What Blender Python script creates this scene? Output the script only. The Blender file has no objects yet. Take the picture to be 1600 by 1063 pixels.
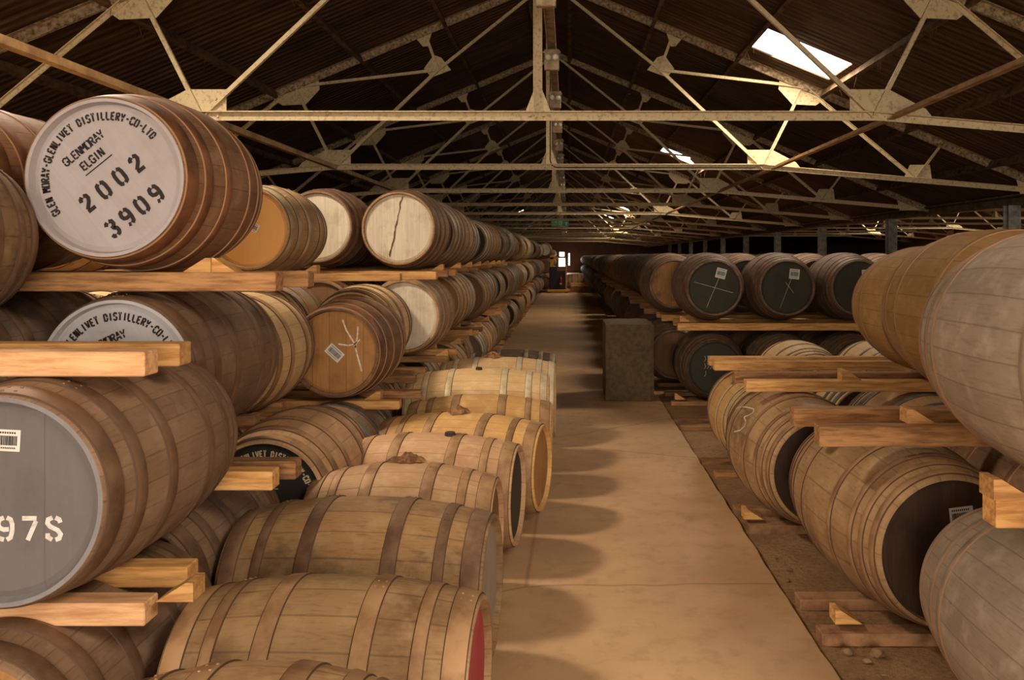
import bpy, bmesh, math, random
from mathutils import Vector, Matrix
random.seed(7)
PI = math.pi
SC = bpy.context.scene
COL = SC.collection
# ------------------------------------------------------------------ camera
E = 1.78                       # eye height
F = 1333.0                     # focal length in pixels of a 1600 wide frame
VX, VY = 888.0, 400.0          # where the aisle vanishes
cam_d = bpy.data.cameras.new('camera'); cam = bpy.data.objects.new('camera', cam_d); COL.objects.link(cam)
cam.location = (0, 0, E); cam.rotation_euler = (PI/2, 0, 0)
cam_d.sensor_width = 36; cam_d.lens = F/1600*36
cam_d.shift_x = -(VX-800)/1600; cam_d.shift_y = -(531.5-VY)/1600
cam_d.clip_start = .05; cam_d.clip_end = 400
SC.camera = cam
# ------------------------------------------------------------------ colour management, world, daylight
vs = SC.view_settings
vs.view_transform = 'Standard'; vs.look = 'None'; vs.gamma = 1; vs.use_curve_mapping = False
vs.exposure = 0.1
SC.cycles.use_denoising = True
SC.cycles.max_bounces = 8; SC.cycles.diffuse_bounces = 5; SC.cycles.transparent_max_bounces = 12
SC.cycles.sample_clamp_indirect = 6
w = bpy.data.worlds.new('overcast_sky'); SC.world = w; w.use_nodes = True
bg = w.node_tree.nodes['Background']; bg.inputs[0].default_value = (1.0, .97, .93, 1); bg.inputs[1].default_value = 5.0

def area(name, loc, direction, sx, sy, energy, col):
    l = bpy.data.lights.new(name, 'AREA'); l.shape = 'RECTANGLE'; l.size = sx; l.size_y = sy
    l.energy = energy; l.color = col
    o = bpy.data.objects.new(name, l); COL.objects.link(o); o.location = loc
    o.rotation_euler = Vector(direction).to_track_quat('-Z', 'Y').to_euler()
    return o
WARM = (1.0, .835, .655)
BX = -.31                      # centre line of the bay
RIDGE = E+4.5; SL = .418; W = 8.24
def roof_z(x, c=BX): return RIDGE-SL*abs(x-c)
# skylights: (x0, x1, y0, y1) holes cut in the roof slopes, daylight falls through each
SKY_R = [(2.8,4.0,12.0,13.1),(2.8,4.0,25.0,26.1),(2.8,4.0,38.7,39.8),(2.8,4.0,52,53.2),(2.8,4.0,66,67.2),(2.8,4.0,79,80.2),(2.6,4.6,-2.2,.2)]
SKY_L = [(-4.1,-3.3,5.5,6.2),(-3.6,-3.2,61,61.5),(-4.8,-3.0,-3.4,-1.8)]
SKY_N = [(19.5,21,14,16),(19.5,21,27,29),(19.5,21,40,42),(19.5,21,53,55)]
def skylamp(s, c, e, col=WARM):
    x = (s[0]+s[1])/2; y = (s[2]+s[3])/2
    area('skylight_daylight', (x, y, roof_z(x, c)+.12), (0 if x > c else 0, 0, -1), s[1]-s[0], s[3]-s[2], e, col)
for i, s in enumerate(SKY_R): skylamp(s, BX, [170, 230, 230, 180, 180, 260, 360][i])
for i, s in enumerate(SKY_L): skylamp(s, BX, [340, 60, 240][i])
for s in SKY_N: skylamp(s, 2*W+BX, 170)
# added fill lamp behind the camera, inside an unseen doorway opening made for it
area('rear_fill_light', (0.3, -5.6, 1.9), (-.02, 1, .03), 5.0, 3.2, 400, WARM)

# daylight from the glazing of the far gable door
area('far_door_daylight', (-.6, 89.9, 1.5), (0, -1, 0), .7, 1.4, 120, (1, .95, .88))

# ------------------------------------------------------------------ node helpers
def lin(r, g, b):
    f = lambda c: (c/255/12.92) if c <= 10 else ((c/255+.055)/1.055)**2.4
    return (f(r), f(g), f(b), 1)
class NT:
    def __init__(s, name):
        s.m = bpy.data.materials.new(name); s.m.use_nodes = True; s.t = s.m.node_tree; s.n = s.t.nodes
        s.b = s.n['Principled BSDF']
    def new(s, typ, **kw):
        n = s.n.new(typ)
        for k, v in kw.items(): setattr(n, k, v)
        return n
    def lk(s, a, b): s.t.links.new(a, b)
    def put(s, sock, v):
        if isinstance(v, bpy.types.NodeSocket): s.lk(v, sock)
        else: sock.default_value = v
    def math(s, op, a, b=0.0, c=None, clamp=False):
        n = s.new('ShaderNodeMath', operation=op, use_clamp=clamp)
        s.put(n.inputs[0], a); s.put(n.inputs[1], b)
        if c is not None: s.put(n.inputs[2], c)
        return n.outputs[0]
    def mix(s, f, a, b, blend='MIX'):
        n = s.new('ShaderNodeMix', data_type='RGBA', blend_type=blend)
        s.put(n.inputs[0], f); s.put(n.inputs[6], a); s.put(n.inputs[7], b)
        return n.outputs[2]
    def ramp(s, f, lo, hi, a=0.0, b=1.0):
        n = s.new('ShaderNodeMapRange'); s.put(n.inputs[0], f)
        n.inputs[1].default_value = lo; n.inputs[2].default_value = hi; n.inputs[3].default_value = a; n.inputs[4].default_value = b
        return n.outputs[0]
    def obj(s): return s.new('ShaderNodeTexCoord').outputs['Object']
    def rnd(s): return s.new('ShaderNodeObjectInfo').outputs['Random']
    def noise(s, vec, scale, detail=4, rough=.55, w=None):
        n = s.new('ShaderNodeTexNoise')
        if w is not None: n.noise_dimensions = '4D'; s.put(n.inputs['W'], w)
        s.put(n.inputs['Vector'], vec); n.inputs['Scale'].default_value = scale
        n.inputs['Detail'].default_value = detail; n.inputs['Roughness'].default_value = rough
        return n.outputs['Fac']
    def vec(s, x, y, z):
        n = s.new('ShaderNodeCombineXYZ'); s.put(n.inputs[0], x); s.put(n.inputs[1], y); s.put(n.inputs[2], z); return n.outputs[0]
    def sep(s, v):
        n = s.new('ShaderNodeSeparateXYZ'); s.put(n.inputs[0], v); return n.outputs
    def fin(s, col, rough=.7, bump=None, strength=.3, dist=.01, metal=0.0, spec=.3):
        s.put(s.b.inputs['Base Color'], col); s.put(s.b.inputs['Roughness'], rough); s.put(s.b.inputs['Metallic'], metal)
        s.b.inputs['Specular IOR Level'].default_value = spec
        if bump is not None:
            n = s.new('ShaderNodeBump'); s.put(n.inputs['Height'], bump); n.inputs['Strength'].default_value = strength
            n.inputs['Distance'].default_value = dist; s.lk(n.outputs[0], s.b.inputs['Normal'])
        return s.m
def staves(name, base, dark, dust, stain=.5, N=26):
    n = NT(name); o = n.obj(); x, y, z = n.sep(o); r = n.rnd()
    ang = n.math('MULTIPLY', n.math('ARCTAN2', z, x), N/(2*PI))
    fl = n.math('FLOOR', ang); fr = n.math('FRACT', ang)
    wn = n.new('ShaderNodeTexWhiteNoise', noise_dimensions='2D'); n.put(wn.inputs['Vector'], n.vec(fl, n.math('MULTIPLY', r, 91.7), 0))
    seam = n.ramp(n.math('ABSOLUTE', n.math('SUBTRACT', fr, .5)), .455, .495)
    grain = n.noise(n.vec(n.math('MULTIPLY', ang, 3.2), n.math('MULTIPLY', y, 4), 0), 3.0, 5, .65, w=n.math('MULTIPLY', r, 40))
    blot = n.noise(n.vec(x, n.math('MULTIPLY', y, .8), z), 3.2, 6, .62, w=n.math('MULTIPLY', r, 40))
    blot2 = n.noise(o, 11.0, 4, .6, w=n.math('MULTIPLY', r, 70))
    c = n.mix(n.ramp(grain, .30, .50, .45, 1), dark, base)
    c = n.mix(n.math('MULTIPLY', n.ramp(wn.outputs['Value'], .3, 1), .30), c, dark)
    c = n.mix(n.math('MULTIPLY', n.ramp(blot, .46, .66), stain), c, dark)
    c = n.mix(n.math('MULTIPLY', n.ramp(blot2, .5, .70), .6), c, dust)
    c = n.mix(n.math('MULTIPLY', seam, .38), c, (dark[0]*.35, dark[1]*.35, dark[2]*.35, 1))
    v = n.ramp(r, 0, 1, .82, 1.15)
    c = n.mix(1.0, c, n.vec(v, v, v), 'MULTIPLY')
    h = n.math('SUBTRACT', n.math('MULTIPLY', grain, .35), seam)
    return n.fin(c, .72, h, .35, .0025)
def headmat(name, base, dark, seamf=.5, noisef=.5, w=.115):
    n = NT(name); o = n.obj(); x, y, z = n.sep(o); r = n.rnd()
    px = n.math('DIVIDE', n.math('ADD', x, .04), w); fr = n.math('FRACT', px); fl = n.math('FLOOR', px)
    seam = n.ramp(n.math('ABSOLUTE', n.math('SUBTRACT', fr, .5)), .475, .495)
    wn = n.new('ShaderNodeTexWhiteNoise', noise_dimensions='2D'); n.put(wn.inputs['Vector'], n.vec(fl, n.math('MULTIPLY', r, 91.7), 0))
    grain = n.noise(n.vec(n.math('MULTIPLY', x, 40), 0, n.math('MULTIPLY', z, 3)), 1.6, 5, .6, w=n.math('MULTIPLY', r, 40))
    bl = n.noise(o, 5.5, 6, .65, w=n.math('MULTIPLY', r, 40))
    c = n.mix(n.math('MULTIPLY', n.ramp(grain, .4, .7), noisef*.5), base, dark)
    c = n.mix(n.math('MULTIPLY', n.ramp(bl, .5, .72), noisef), c, dark)
    c = n.mix(n.math('MULTIPLY', wn.outputs['Value'], noisef*.35), c, dark)
    c = n.mix(n.math('MULTIPLY', seam, seamf), c, (dark[0]*.4, dark[1]*.4, dark[2]*.4, 1))
    return n.fin(c, .75, n.math('SUBTRACT', n.math('MULTIPLY', grain, .3), n.math('MULTIPLY', seam, seamf)), .4, .003)
def mottled(name, a, b, scale=6, rough=.7, metal=0.0, lo=.42, hi=.62, bump=.25, vary=.12, stretch=None):
    n = NT(name); o = n.obj(); r = n.rnd()
    v = o
    if stretch:
        x, y, z = n.sep(o); v = n.vec(n.math('MULTIPLY', x, stretch[0]), n.math('MULTIPLY', y, stretch[1]), n.math('MULTIPLY', z, stretch[2]))
    f = n.noise(v, scale, 6, .62, w=n.math('MULTIPLY', r, 50))
    c = n.mix(n.ramp(f, lo, hi), a, b)
    q = n.ramp(r, 0, 1, 1-vary, 1+vary); c = n.mix(1.0, c, n.vec(q, q, q), 'MULTIPLY')
    return n.fin(c, rough, f, bump, .004, metal)
def plain(name, c, rough=.6, metal=0.0):
    n = NT(name); return n.fin(c, rough, None, metal=metal)

ST = dict(
 brown=staves('stave_brown', lin(134,104,78), lin(92,68,50), lin(156,130,104)),
 rust=staves('stave_russet', lin(138,100,68), lin(78,54,38), lin(160,128,96), .6),
 weather=staves('stave_weathered', lin(176,140,96), lin(108,76,50), lin(196,162,118), .8, 18),
 patchy=staves('stave_patchy', lin(160,122,78), lin(72,60,52), lin(182,152,108), .95, 20),
 pink=staves('stave_pinkish_tan', lin(196,154,112), lin(150,110,76), lin(212,178,138), .5, 20),
 tan=staves('stave_tan', lin(184,146,98), lin(136,98,60), lin(204,172,126), .45),
 light=staves('stave_pale', lin(218,182,130), lin(176,134,84), lin(232,202,156), .3),
 honey=staves('stave_honey', lin(205,160,98), lin(164,116,62), lin(222,186,130), .3),
 grey=staves('stave_grey', lin(160,142,120), lin(116,100,84), lin(186,170,148), .5),
 dark=staves('stave_dark', lin(88,74,58), lin(46,38,32), lin(150,118,76), .6),
 sooty=staves('stave_sooty', lin(126,102,84), lin(60,48,40), lin(160,132,108), .7),
 olive=staves('stave_olive', lin(168,128,76), lin(126,90,50), lin(182,146,96), .45))
HP = dict(
 rust=mottled('hoop_rust', lin(140,92,58), lin(98,64,42), 9, .6, .25),
 olive=mottled('hoop_olive', lin(158,122,78), lin(120,88,52), 7, .6, .15),
 weather=mottled('hoop_weathered', lin(172,134,94), lin(130,96,66), 7, .6, .15),
 greytan=mottled('hoop_greytan', lin(158,140,120), lin(126,108,88), 7, .6, .15),
 tan=mottled('hoop_tan', lin(168,132,92), lin(132,98,66), 9, .6, .2),
 steel=mottled('hoop_zinc', lin(196,178,146), lin(158,138,108), 8, .5, .35),
 brown=mottled('hoop_brown', lin(130,99,73), lin(98,72,52), 9, .6, .25),
 blue=mottled('hoop_bluegrey', lin(106,118,118), lin(78,88,88), 9, .5, .2),
 pale=mottled('hoop_pale', lin(222,206,170), lin(196,170,130), 8, .5, .3))
HD = dict(
 white=headmat('head_white_paint', lin(222,208,182), lin(140,122,96), .25, .6),
 lilac=headmat('head_grey_white_paint', lin(170,160,158), lin(140,126,118), .05, .35),
 bluewhite=headmat('head_pale_blue_paint', lin(186,182,184), lin(150,142,138), .05, .3),
 rimgrey=headmat('rim_grey_paint', lin(132,128,128), lin(96,90,88), .0, .4),
 slate=headmat('head_slate_paint', lin(108,101,98), lin(82,74,70), .25, .4, .16),
 orange=headmat('head_new_oak', lin(226,172,104), lin(202,142,80), .1, .3),
 oak=headmat('head_old_oak', lin(176,128,74), lin(112,74,40), .6, .6),
 dark=headmat('head_dark', lin(62,58,44), lin(36,32,26), .2, .5),
 black=headmat('head_black_paint', lin(42,36,30), lin(26,20,16), .4, .4),
 soot=headmat('head_soot', lin(70,48,32), lin(24,15,12), .2, .9),
 brown=headmat('head_brown', lin(128,92,60), lin(84,58,38), .6, .6),
 streak=headmat('head_streaked', lin(168,122,70), lin(86,62,44), .3, 1.0, .2),
 red=headmat('head_red_paint', lin(150,30,34), lin(170,120,110), .2, .5),
 grey=headmat('head_grey', lin(150,134,116), lin(110,96,82), .3, .5),
 teal=headmat('head_teal', lin(80,120,112), lin(60,90,84), .3, .4))
EDGE_DARK = plain('hoop_edge_dark', lin(84,62,46), .8); EDGE_ORANGE = plain('hoop_edge_rust', lin(150,112,80), .8)
INK = plain('stencil_ink', lin(44,36,36), .8)
WHT = mottled('stencil_white', lin(214,206,196), lin(168,162,158), 45, .8, lo=.5, hi=.75)
CREAMP = plain('stencil_cream', lin(196,178,140), .8)
CHALK = mottled('chalk', lin(226,212,196), lin(190,166,140), 60, .9)
PAPER = plain('label_paper', lin(216,210,200), .7)
BLACK = plain('barcode_black', lin(40,36,36), .7)
CLOTH = mottled('hessian', lin(150,108,68), lin(92,60,36), 25, .95, bump=.8)
CORK = mottled('bung_wood', lin(70,52,38), lin(40,30,24), 20, .9)
TIM = mottled('timber_pine', lin(214,164,100), lin(172,120,66), 5, .75, vary=.18, stretch=(1, 9, 9))
TIMO = mottled('timber_old', lin(172,126,80), lin(122,84,52), 6, .8, vary=.2, stretch=(1, 9, 9))
TIMP = mottled('timber_pinkish', lin(220,172,124), lin(186,136,92), 5, .75, vary=.1, stretch=(1, 9, 9))
TRUSS = mottled('truss_cream_paint', lin(214,194,152), lin(150,122,88), 26, .6, .0, .5, .72, .2, .0)
TRUSD = mottled('truss_rusty_dim_paint', lin(186,164,128), lin(108,82,58), 22, .8, .0, .40, .62, .3, .0)  # rust-mottled cream, toned down to stand for weaker light on the rafters
ROD = mottled('runner_brown_paint', lin(196,160,112), lin(150,112,74), 5, .6, .0)
PURL = mottled('purlin_wood', lin(120,92,64), lin(66,48,34), 8, .9, bump=.6)
GREY = mottled('post_grey', lin(170,170,160), lin(132,128,120), 8, .7)
BEAM = mottled('beam_brown', lin(140,116,90), lin(104,84,64), 4, .8)

# ------------------------------------------------------------------ mesh helpers
class MB:
    def __init__(s): s.v = []; s.f = []; s.mi = []; s.sm = []
    def add(s, vs_, fs, m=0, smooth=False):
        b = len(s.v); s.v += [tuple(v) for v in vs_]
        for f in fs: s.f.append([b+i for i in f]); s.mi.append(m); s.sm.append(smooth)
    def box(s, x0, x1, y0, y1, z0, z1, m=0, c=0.0):
        if c <= 0:
            s.add([(x0,y0,z0),(x1,y0,z0),(x1,y1,z0),(x0,y1,z0),(x0,y0,z1),(x1,y0,z1),(x1,y1,z1),(x0,y1,z1)],
                  [(3,2,1,0),(4,5,6,7),(0,1,5,4),(1,2,6,5),(2,3,7,6),(3,0,4,7)], m); return
        bm = bmesh.new(); bmesh.ops.create_cube(bm, size=1)
        for v in bm.verts: v.co = Vector(((x0+x1)/2+v.co.x*(x1-x0), (y0+y1)/2+v.co.y*(y1-y0), (z0+z1)/2+v.co.z*(z1-z0)))
        bmesh.ops.bevel(bm, geom=bm.edges[:], offset=c, segments=1, affect='EDGES')
        bm.verts.index_update(); s.add([v.co for v in bm.verts], [[v.index for v in f.verts] for f in bm.faces], m); bm.free()
    def bar(s, p, q, a, b, up=(0,1,0), m=0):
        p = Vector(p); q = Vector(q); d = (q-p).normalized(); u = Vector(up); sd = d.cross(u).normalized(); u = sd.cross(d).normalized()
        vs_ = [e+sd*a/2*i+u*b/2*j for e in (p, q) for i, j in ((-1,-1),(1,-1),(1,1),(-1,1))]
        s.add(vs_, [(3,2,1,0),(4,5,6,7),(0,1,5,4),(1,2,6,5),(2,3,7,6),(3,0,4,7)], m)
    def angle(s, p, q, leg, th=.01, up=(0,1,0), flip=1):
        """an L-section: one leg in the truss plane, one leg out of it"""
        p = Vector(p); q = Vector(q); d = (q-p).normalized(); u = Vector(up); sd = d.cross(u).normalized()
        s.bar(p, q, leg, th, up)
        o = sd*(leg/2)*flip - u*(leg*.4)
        s.bar(p+o, q+o, th, leg*.8, up)
    def tube(s, p, q, r0, r1=None, n=12, m=0, caps=True):
        r1 = r0 if r1 is None else r1
        p = Vector(p); q = Vector(q); d = (q-p).normalized(); a = d.orthogonal().normalized(); b = d.cross(a)
        vs_ = [e+(a*math.cos(t)+b*math.sin(t))*r for e, r in ((p, r0), (q, r1)) for t in [2*PI*i/n for i in range(n)]]
        s.add(vs_, [(i, (i+1) % n, n+(i+1) % n, n+i) for i in range(n)], m, True)
        if caps: s.add(vs_, [tuple(range(n))[::-1], tuple(range(n, 2*n))], m)
    def lathe(s, prof, n, m=0, smooth=True, close=False):
        """profile [(radius, y)] turned about the local Y axis"""
        vs_ = [(r*math.cos(2*PI*i/n), y, r*math.sin(2*PI*i/n)) for r, y in prof for i in range(n)]
        fs = [(k*n+i, k*n+(i+1) % n, (k+1)*n+(i+1) % n, (k+1)*n+i) for k in range(len(prof)-1) for i in range(n)]
        s.add(vs_, fs, m, smooth)
    def disc(s, r, y, n, m=0, face=-1):
        vs_ = [(r*math.cos(2*PI*i/n), y, r*math.sin(2*PI*i/n)) for i in range(n)]
        s.add(vs_, [tuple(range(n)) if face < 0 else tuple(range(n))[::-1]], m)
    def mesh(s, name, mats):
        me = bpy.data.meshes.new(name); me.from_pydata(s.v, [], s.f)
        for m in mats: me.materials.append(m)
        for p, mi, sm in zip(me.polygons, s.mi, s.sm): p.material_index = mi; p.use_smooth = sm
        me.update(); return me
    def build(s, name, mats, parent=None, **kw):
        return link(name, s.mesh(name, mats if isinstance(mats, (list, tuple)) else [mats]), parent, **kw)
def link(name, me, parent=None, loc=None, rot=None):
    o = bpy.data.objects.new(name, me); COL.objects.link(o)
    if parent is not None: o.parent = parent
    if loc is not None: o.location = loc
    if rot is not None: o.rotation_euler = rot
    return o
def tag(o, label, cat=None, group=None, kind=None):
    if label: o['label'] = label
    if cat: o['category'] = cat
    if group: o['group'] = group
    if kind: o['kind'] = kind
    return o
def empty(name, loc, rz=0.0):
    o = bpy.data.objects.new(name, None); COL.objects.link(o); o.location = loc; o.rotation_euler = (0, 0, rz); o.empty_display_size = .1
    return o
def U(u, v, d): return Vector(((u-VX)*d/F, d, E-(v-VY)*d/F))      # a measured point of the photograph at distance d

# ------------------------------------------------------------------ stencil lettering drawn from strokes (gaps are the bridges)
G = {
 'A': [[(.02,0),(.14,.42)],[(.17,.52),(.27,.97),(.33,.97),(.43,.52)],[(.46,.42),(.58,0)],[(.2,.3),(.4,.3)]],
 'C': [[(.56,.76),(.5,.92),(.32,.98),(.1,.88),(.05,.7),(.05,.54)],[(.05,.46),(.05,.3),(.1,.12),(.32,.02),(.5,.08),(.56,.24)]],
 'D': [[(.07,0),(.07,1)],[(.19,.97),(.4,.93),(.55,.75),(.55,.54)],[(.55,.46),(.55,.25),(.4,.07),(.19,.03)]],
 'E': [[(.07,0),(.07,1)],[(.18,.96),(.55,.96)],[(.18,.51),(.45,.51)],[(.18,.04),(.55,.04)]],
 'G': [[(.56,.76),(.5,.92),(.32,.98),(.1,.88),(.05,.7),(.05,.54)],[(.05,.46),(.05,.3),(.1,.12),(.32,.02),(.54,.1),(.54,.42),(.34,.42)]],
 'I': [[(.3,0),(.3,1)]],
 'L': [[(.07,1),(.07,.14)],[(.07,.04),(.55,.04)]],
 'M': [[(.04,0),(.04,1)],[(.12,.98),(.29,.4)],[(.33,.4),(.5,.98)],[(.58,1),(.58,0)]],
 'N': [[(.07,0),(.07,1)],[(.15,.95),(.45,.05)],[(.53,0),(.53,1)]],
 'O': [[(.26,.98),(.1,.9),(.05,.7),(.05,.3),(.1,.1),(.26,.02)],[(.36,.02),(.52,.1),(.57,.3),(.57,.7),(.52,.9),(.36,.98)]],
 'R': [[(.07,0),(.07,1)],[(.18,.96),(.42,.94),(.52,.84),(.52,.66),(.42,.54),(.18,.52)],[(.3,.44),(.56,0)]],
 'S': [[(.54,.78),(.48,.92),(.3,.98),(.12,.92),(.06,.76),(.12,.6),(.26,.54)],[(.34,.48),(.5,.4),(.54,.24),(.46,.08),(.3,.02),(.12,.08),(.06,.22)]],
 'T': [[(.02,.96),(.24,.96)],[(.34,.96),(.58,.96)],[(.29,.84),(.29,0)]],
 'V': [[(.03,1),(.24,.1)],[(.34,.1),(.57,1)]],
 'Y': [[(.03,1),(.25,.5)],[(.35,.5),(.57,1)],[(.3,.4),(.3,0)]],
 'F': [[(.07,0),(.07,1)],[(.18,.96),(.55,.96)],[(.18,.51),(.45,.51)]],
 'X': [[(.03,0),(.57,1)],[(.03,1),(.57,0)]],
 '-': [[(.1,.5),(.5,.5)]],
 '0': [[(.25,.98),(.1,.9),(.05,.7),(.05,.3),(.1,.1),(.25,.02)],[(.37,.02),(.52,.1),(.57,.3),(.57,.7),(.52,.9),(.37,.98)]],
 '2': [[(.06,.72),(.1,.88),(.26,.98)],[(.36,.98),(.52,.9),(.55,.72),(.44,.52),(.1,.18)],[(.04,.05),(.58,.05)]],
 '3': [[(.07,.8),(.14,.93),(.26,.98)],[(.36,.98),(.52,.9),(.54,.72),(.44,.57),(.26,.53)],[(.4,.48),(.54,.38),(.55,.2),(.48,.08),(.34,.02)],[(.24,.02),(.1,.08),(.05,.22)]],
 '5': [[(.54,.96),(.1,.96),(.08,.56)],[(.16,.6),(.4,.62),(.54,.48),(.55,.24),(.46,.08),(.34,.02)],[(.24,.02),(.1,.06),(.05,.2)]],
 '7': [[(.04,.95),(.56,.95)],[(.54,.84),(.24,0)]],
 '8': [[(.26,.98),(.1,.9),(.07,.74),(.16,.6),(.44,.44),(.55,.26),(.5,.08),(.36,.02)],[(.36,.98),(.5,.9),(.54,.76)],[(.08,.3),(.08,.14),(.24,.02)]],
 '9': [[(.1,.08),(.26,.02)],[(.36,.02),(.5,.12),(.56,.4),(.56,.7),(.5,.9),(.36,.98)],[(.26,.98),(.1,.9),(.05,.72),(.1,.54),(.26,.46),(.44,.48)]]}
def ribbon(mb, pts, wd, y, m=0):
    P = [Vector((p[0], p[1])) for p in pts]; L_ = []; R_ = []
    for i, p in enumerate(P):
        a = (P[i]-P[i-1]).normalized() if i else (P[1]-P[0]).normalized()
        b = (P[i+1]-P[i]).normalized() if i < len(P)-1 else a
        t = (a+b).normalized(); nrm = Vector((-t.y, t.x)); k = wd/2/max(.6, nrm.dot(Vector((-a.y, a.x))))
        L_.append(p+nrm*k); R_.append(p-nrm*k)
    n = len(P); vs_ = [(q.x, y, q.y) for q in L_]+[(q.x, y, q.y) for q in R_]
    mb.add(vs_, [(n+i, n+i+1, i+1, i) for i in range(n-1)], m)
def text_line(mb, s, cx, cz, h, y, adv=.78, thick=.17, m=0, wsc=1.0):
    n = len(s); tw = adv*h*wsc
    for k, ch in enumerate(s):
        ox = cx+(k-n/2+.5)*tw-.3*h*wsc
        for st in G.get(ch, []): ribbon(mb, [(ox+p[0]*h*wsc, cz+p[1]*h) for p in st], thick*h, y, m)
def text_arc(mb, s, R, h, y, span, thick=.15, m=0, mid=90):
    n = len(s)
    for k, ch in enumerate(s):
        a = math.radians(mid)+math.radians(span)*(.5-(k+.5)/n)
        wsc = R*math.radians(span)/n*.8/(.6*h)
        for st in G.get(ch, []):
            pts = []
            for px, pz in st:
                q = (px-.3)*h*wsc; rr = R+pz*h
                pts.append((rr*math.cos(a)+q*math.sin(a), rr*math.sin(a)-q*math.cos(a)))
            ribbon(mb, pts, thick*h, y, m)
DIST = 'GLEN MORAY-GLENLIVET DISTILLERY-CO-LTD'

# ------------------------------------------------------------------ casks
def prof_r(t, Rh, Rb):                 # t in -1..1 along the axis
    return Rh+(Rb-Rh)*(1-abs(t)**2.1)
HOOPS = ((.90,.068),(.66,.055),(.30,.055))
_cache = {}
def body_mesh(Rh, Rb, L, st, seg, rim=None):
    k = ('b', Rh, Rb, L, st, seg, rim)
    if k not in _cache:
        mb = MB(); th = .024; N = 16; rec = .035
        out = [(prof_r(-1+2*i/N, Rh, Rb), -L/2+L*i/N) for i in range(N+1)]
        out[0] = (out[0][0]-.003, out[0][1]); out[-1] = (out[-1][0]-.003, out[-1][1])
        out = [out[0], (out[0][0]+.003, out[0][1]+.004)]+out[1:-1]+[(out[-1][0]+.003, out[-1][1]-.004), out[-1]]
        mb.lathe(out, seg)
        rh = Rh
        mb.lathe([(rh-th+.004, -L/2+rec+.02), (rh-th, -L/2+rec), (rh-th+.008, -L/2), (rh-.003, -L/2)], seg, 1 if rim else 0, smooth=False)
        mb.lathe([(rh-.003, L/2), (rh-th+.008, L/2), (rh-th, L/2-rec), (rh-th+.004, L/2-rec-.02)], seg, smooth=False)
        _cache[k] = mb.mesh('stave_body', [ST[st]]+([HD[rim]] if rim else []))
    return _cache[k]
def head_mesh(Rh, hd, seg):
    k = ('h', Rh, hd, seg)
    if k not in _cache:
        mb = MB(); r = Rh-.022
        mb.disc(r-.02, -.012, seg); mb.lathe([(r, 0), (r, -.004), (r-.02, -.012)][::-1], seg, smooth=False); mb.disc(r, .01, seg, face=1)
        _cache[k] = mb.mesh('head', [HD[hd] if isinstance(hd, str) else hd])
    return _cache[k]
def hoop_mesh(Rh, Rb, L, t, wd, hp, seg, rivets=True):
    k = ('o', Rh, Rb, L, t, wd, hp, seg)
    if k not in _cache:
        mb = MB(); th = .0035; y0, y1 = t*L/2-wd/2, t*L/2+wd/2
        r0, r1 = prof_r(2*y0/L, Rh, Rb), prof_r(2*y1/L, Rh, Rb)
        mb.lathe([(r0-.004, y0), (r0+th, y0), (r0+th+.0015, y0+.0028), (r1+th+.0015, y1-.0028), (r1+th, y1), (r1-.004, y1)], seg, smooth=False)
        for p in range(len(mb.sm)):
            mb.sm[p] = True
            if p//seg in (0, 1, 3, 4): mb.mi[p] = 1
        if rivets:
            for a in (1.3, 1.42):
                for yy in (y0+wd*.28, y0+wd*.72):
                    r = prof_r(2*yy/L, Rh, Rb)+th; d = Vector((math.cos(a), 0, math.sin(a)))
                    mb.tube(d*(r-.002)+Vector((0, yy, 0)), d*(r+.004)+Vector((0, yy, 0)), .006, .004, 7)
        me = mb.mesh('hoop', [HP[hp], EDGE_ORANGE if hp in ('greytan', 'olive', 'rust') else EDGE_DARK])
        _cache[k] = me
    return _cache[k]
def whole_mesh(Rh, Rb, L, st, hd, hp, seg):       # far away: the same cask as one mesh
    k = ('w', Rh, Rb, L, st, hd, hp, seg)
    if k not in _cache:
        mb = MB(); N = 8
        mb.lathe([(prof_r(-1+2*i/N, Rh, Rb), -L/2+L*i/N) for i in range(N+1)], seg)
        mb.lathe([(Rh-.03, -L/2+.03), (Rh-.02, -L/2), (Rh, -L/2)], seg, smooth=False); mb.disc(Rh-.03, -L/2+.03, seg, 1)
        mb.lathe([(Rh, L/2), (Rh-.02, L/2), (Rh-.03, L/2-.03)], seg, smooth=False); mb.disc(Rh-.03, L/2-.03, seg, 1, 1)
        for t, wd in HOOPS:
            for s in (-1, 1):
                y0, y1 = s*t*L/2-wd/2, s*t*L/2+wd/2
                mb.lathe([(prof_r(2*y0/L, Rh, Rb)-.002, y0), (prof_r(2*y0/L, Rh, Rb)+.005, y0), (prof_r(2*y1/L, Rh, Rb)+.005, y1), (prof_r(2*y1/L, Rh, Rb)-.002, y1)], seg, 2)
        _cache[k] = mb.mesh('oak_cask', [ST[st], HD[hd], HP[hp]])
    return _cache[k]
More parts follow.
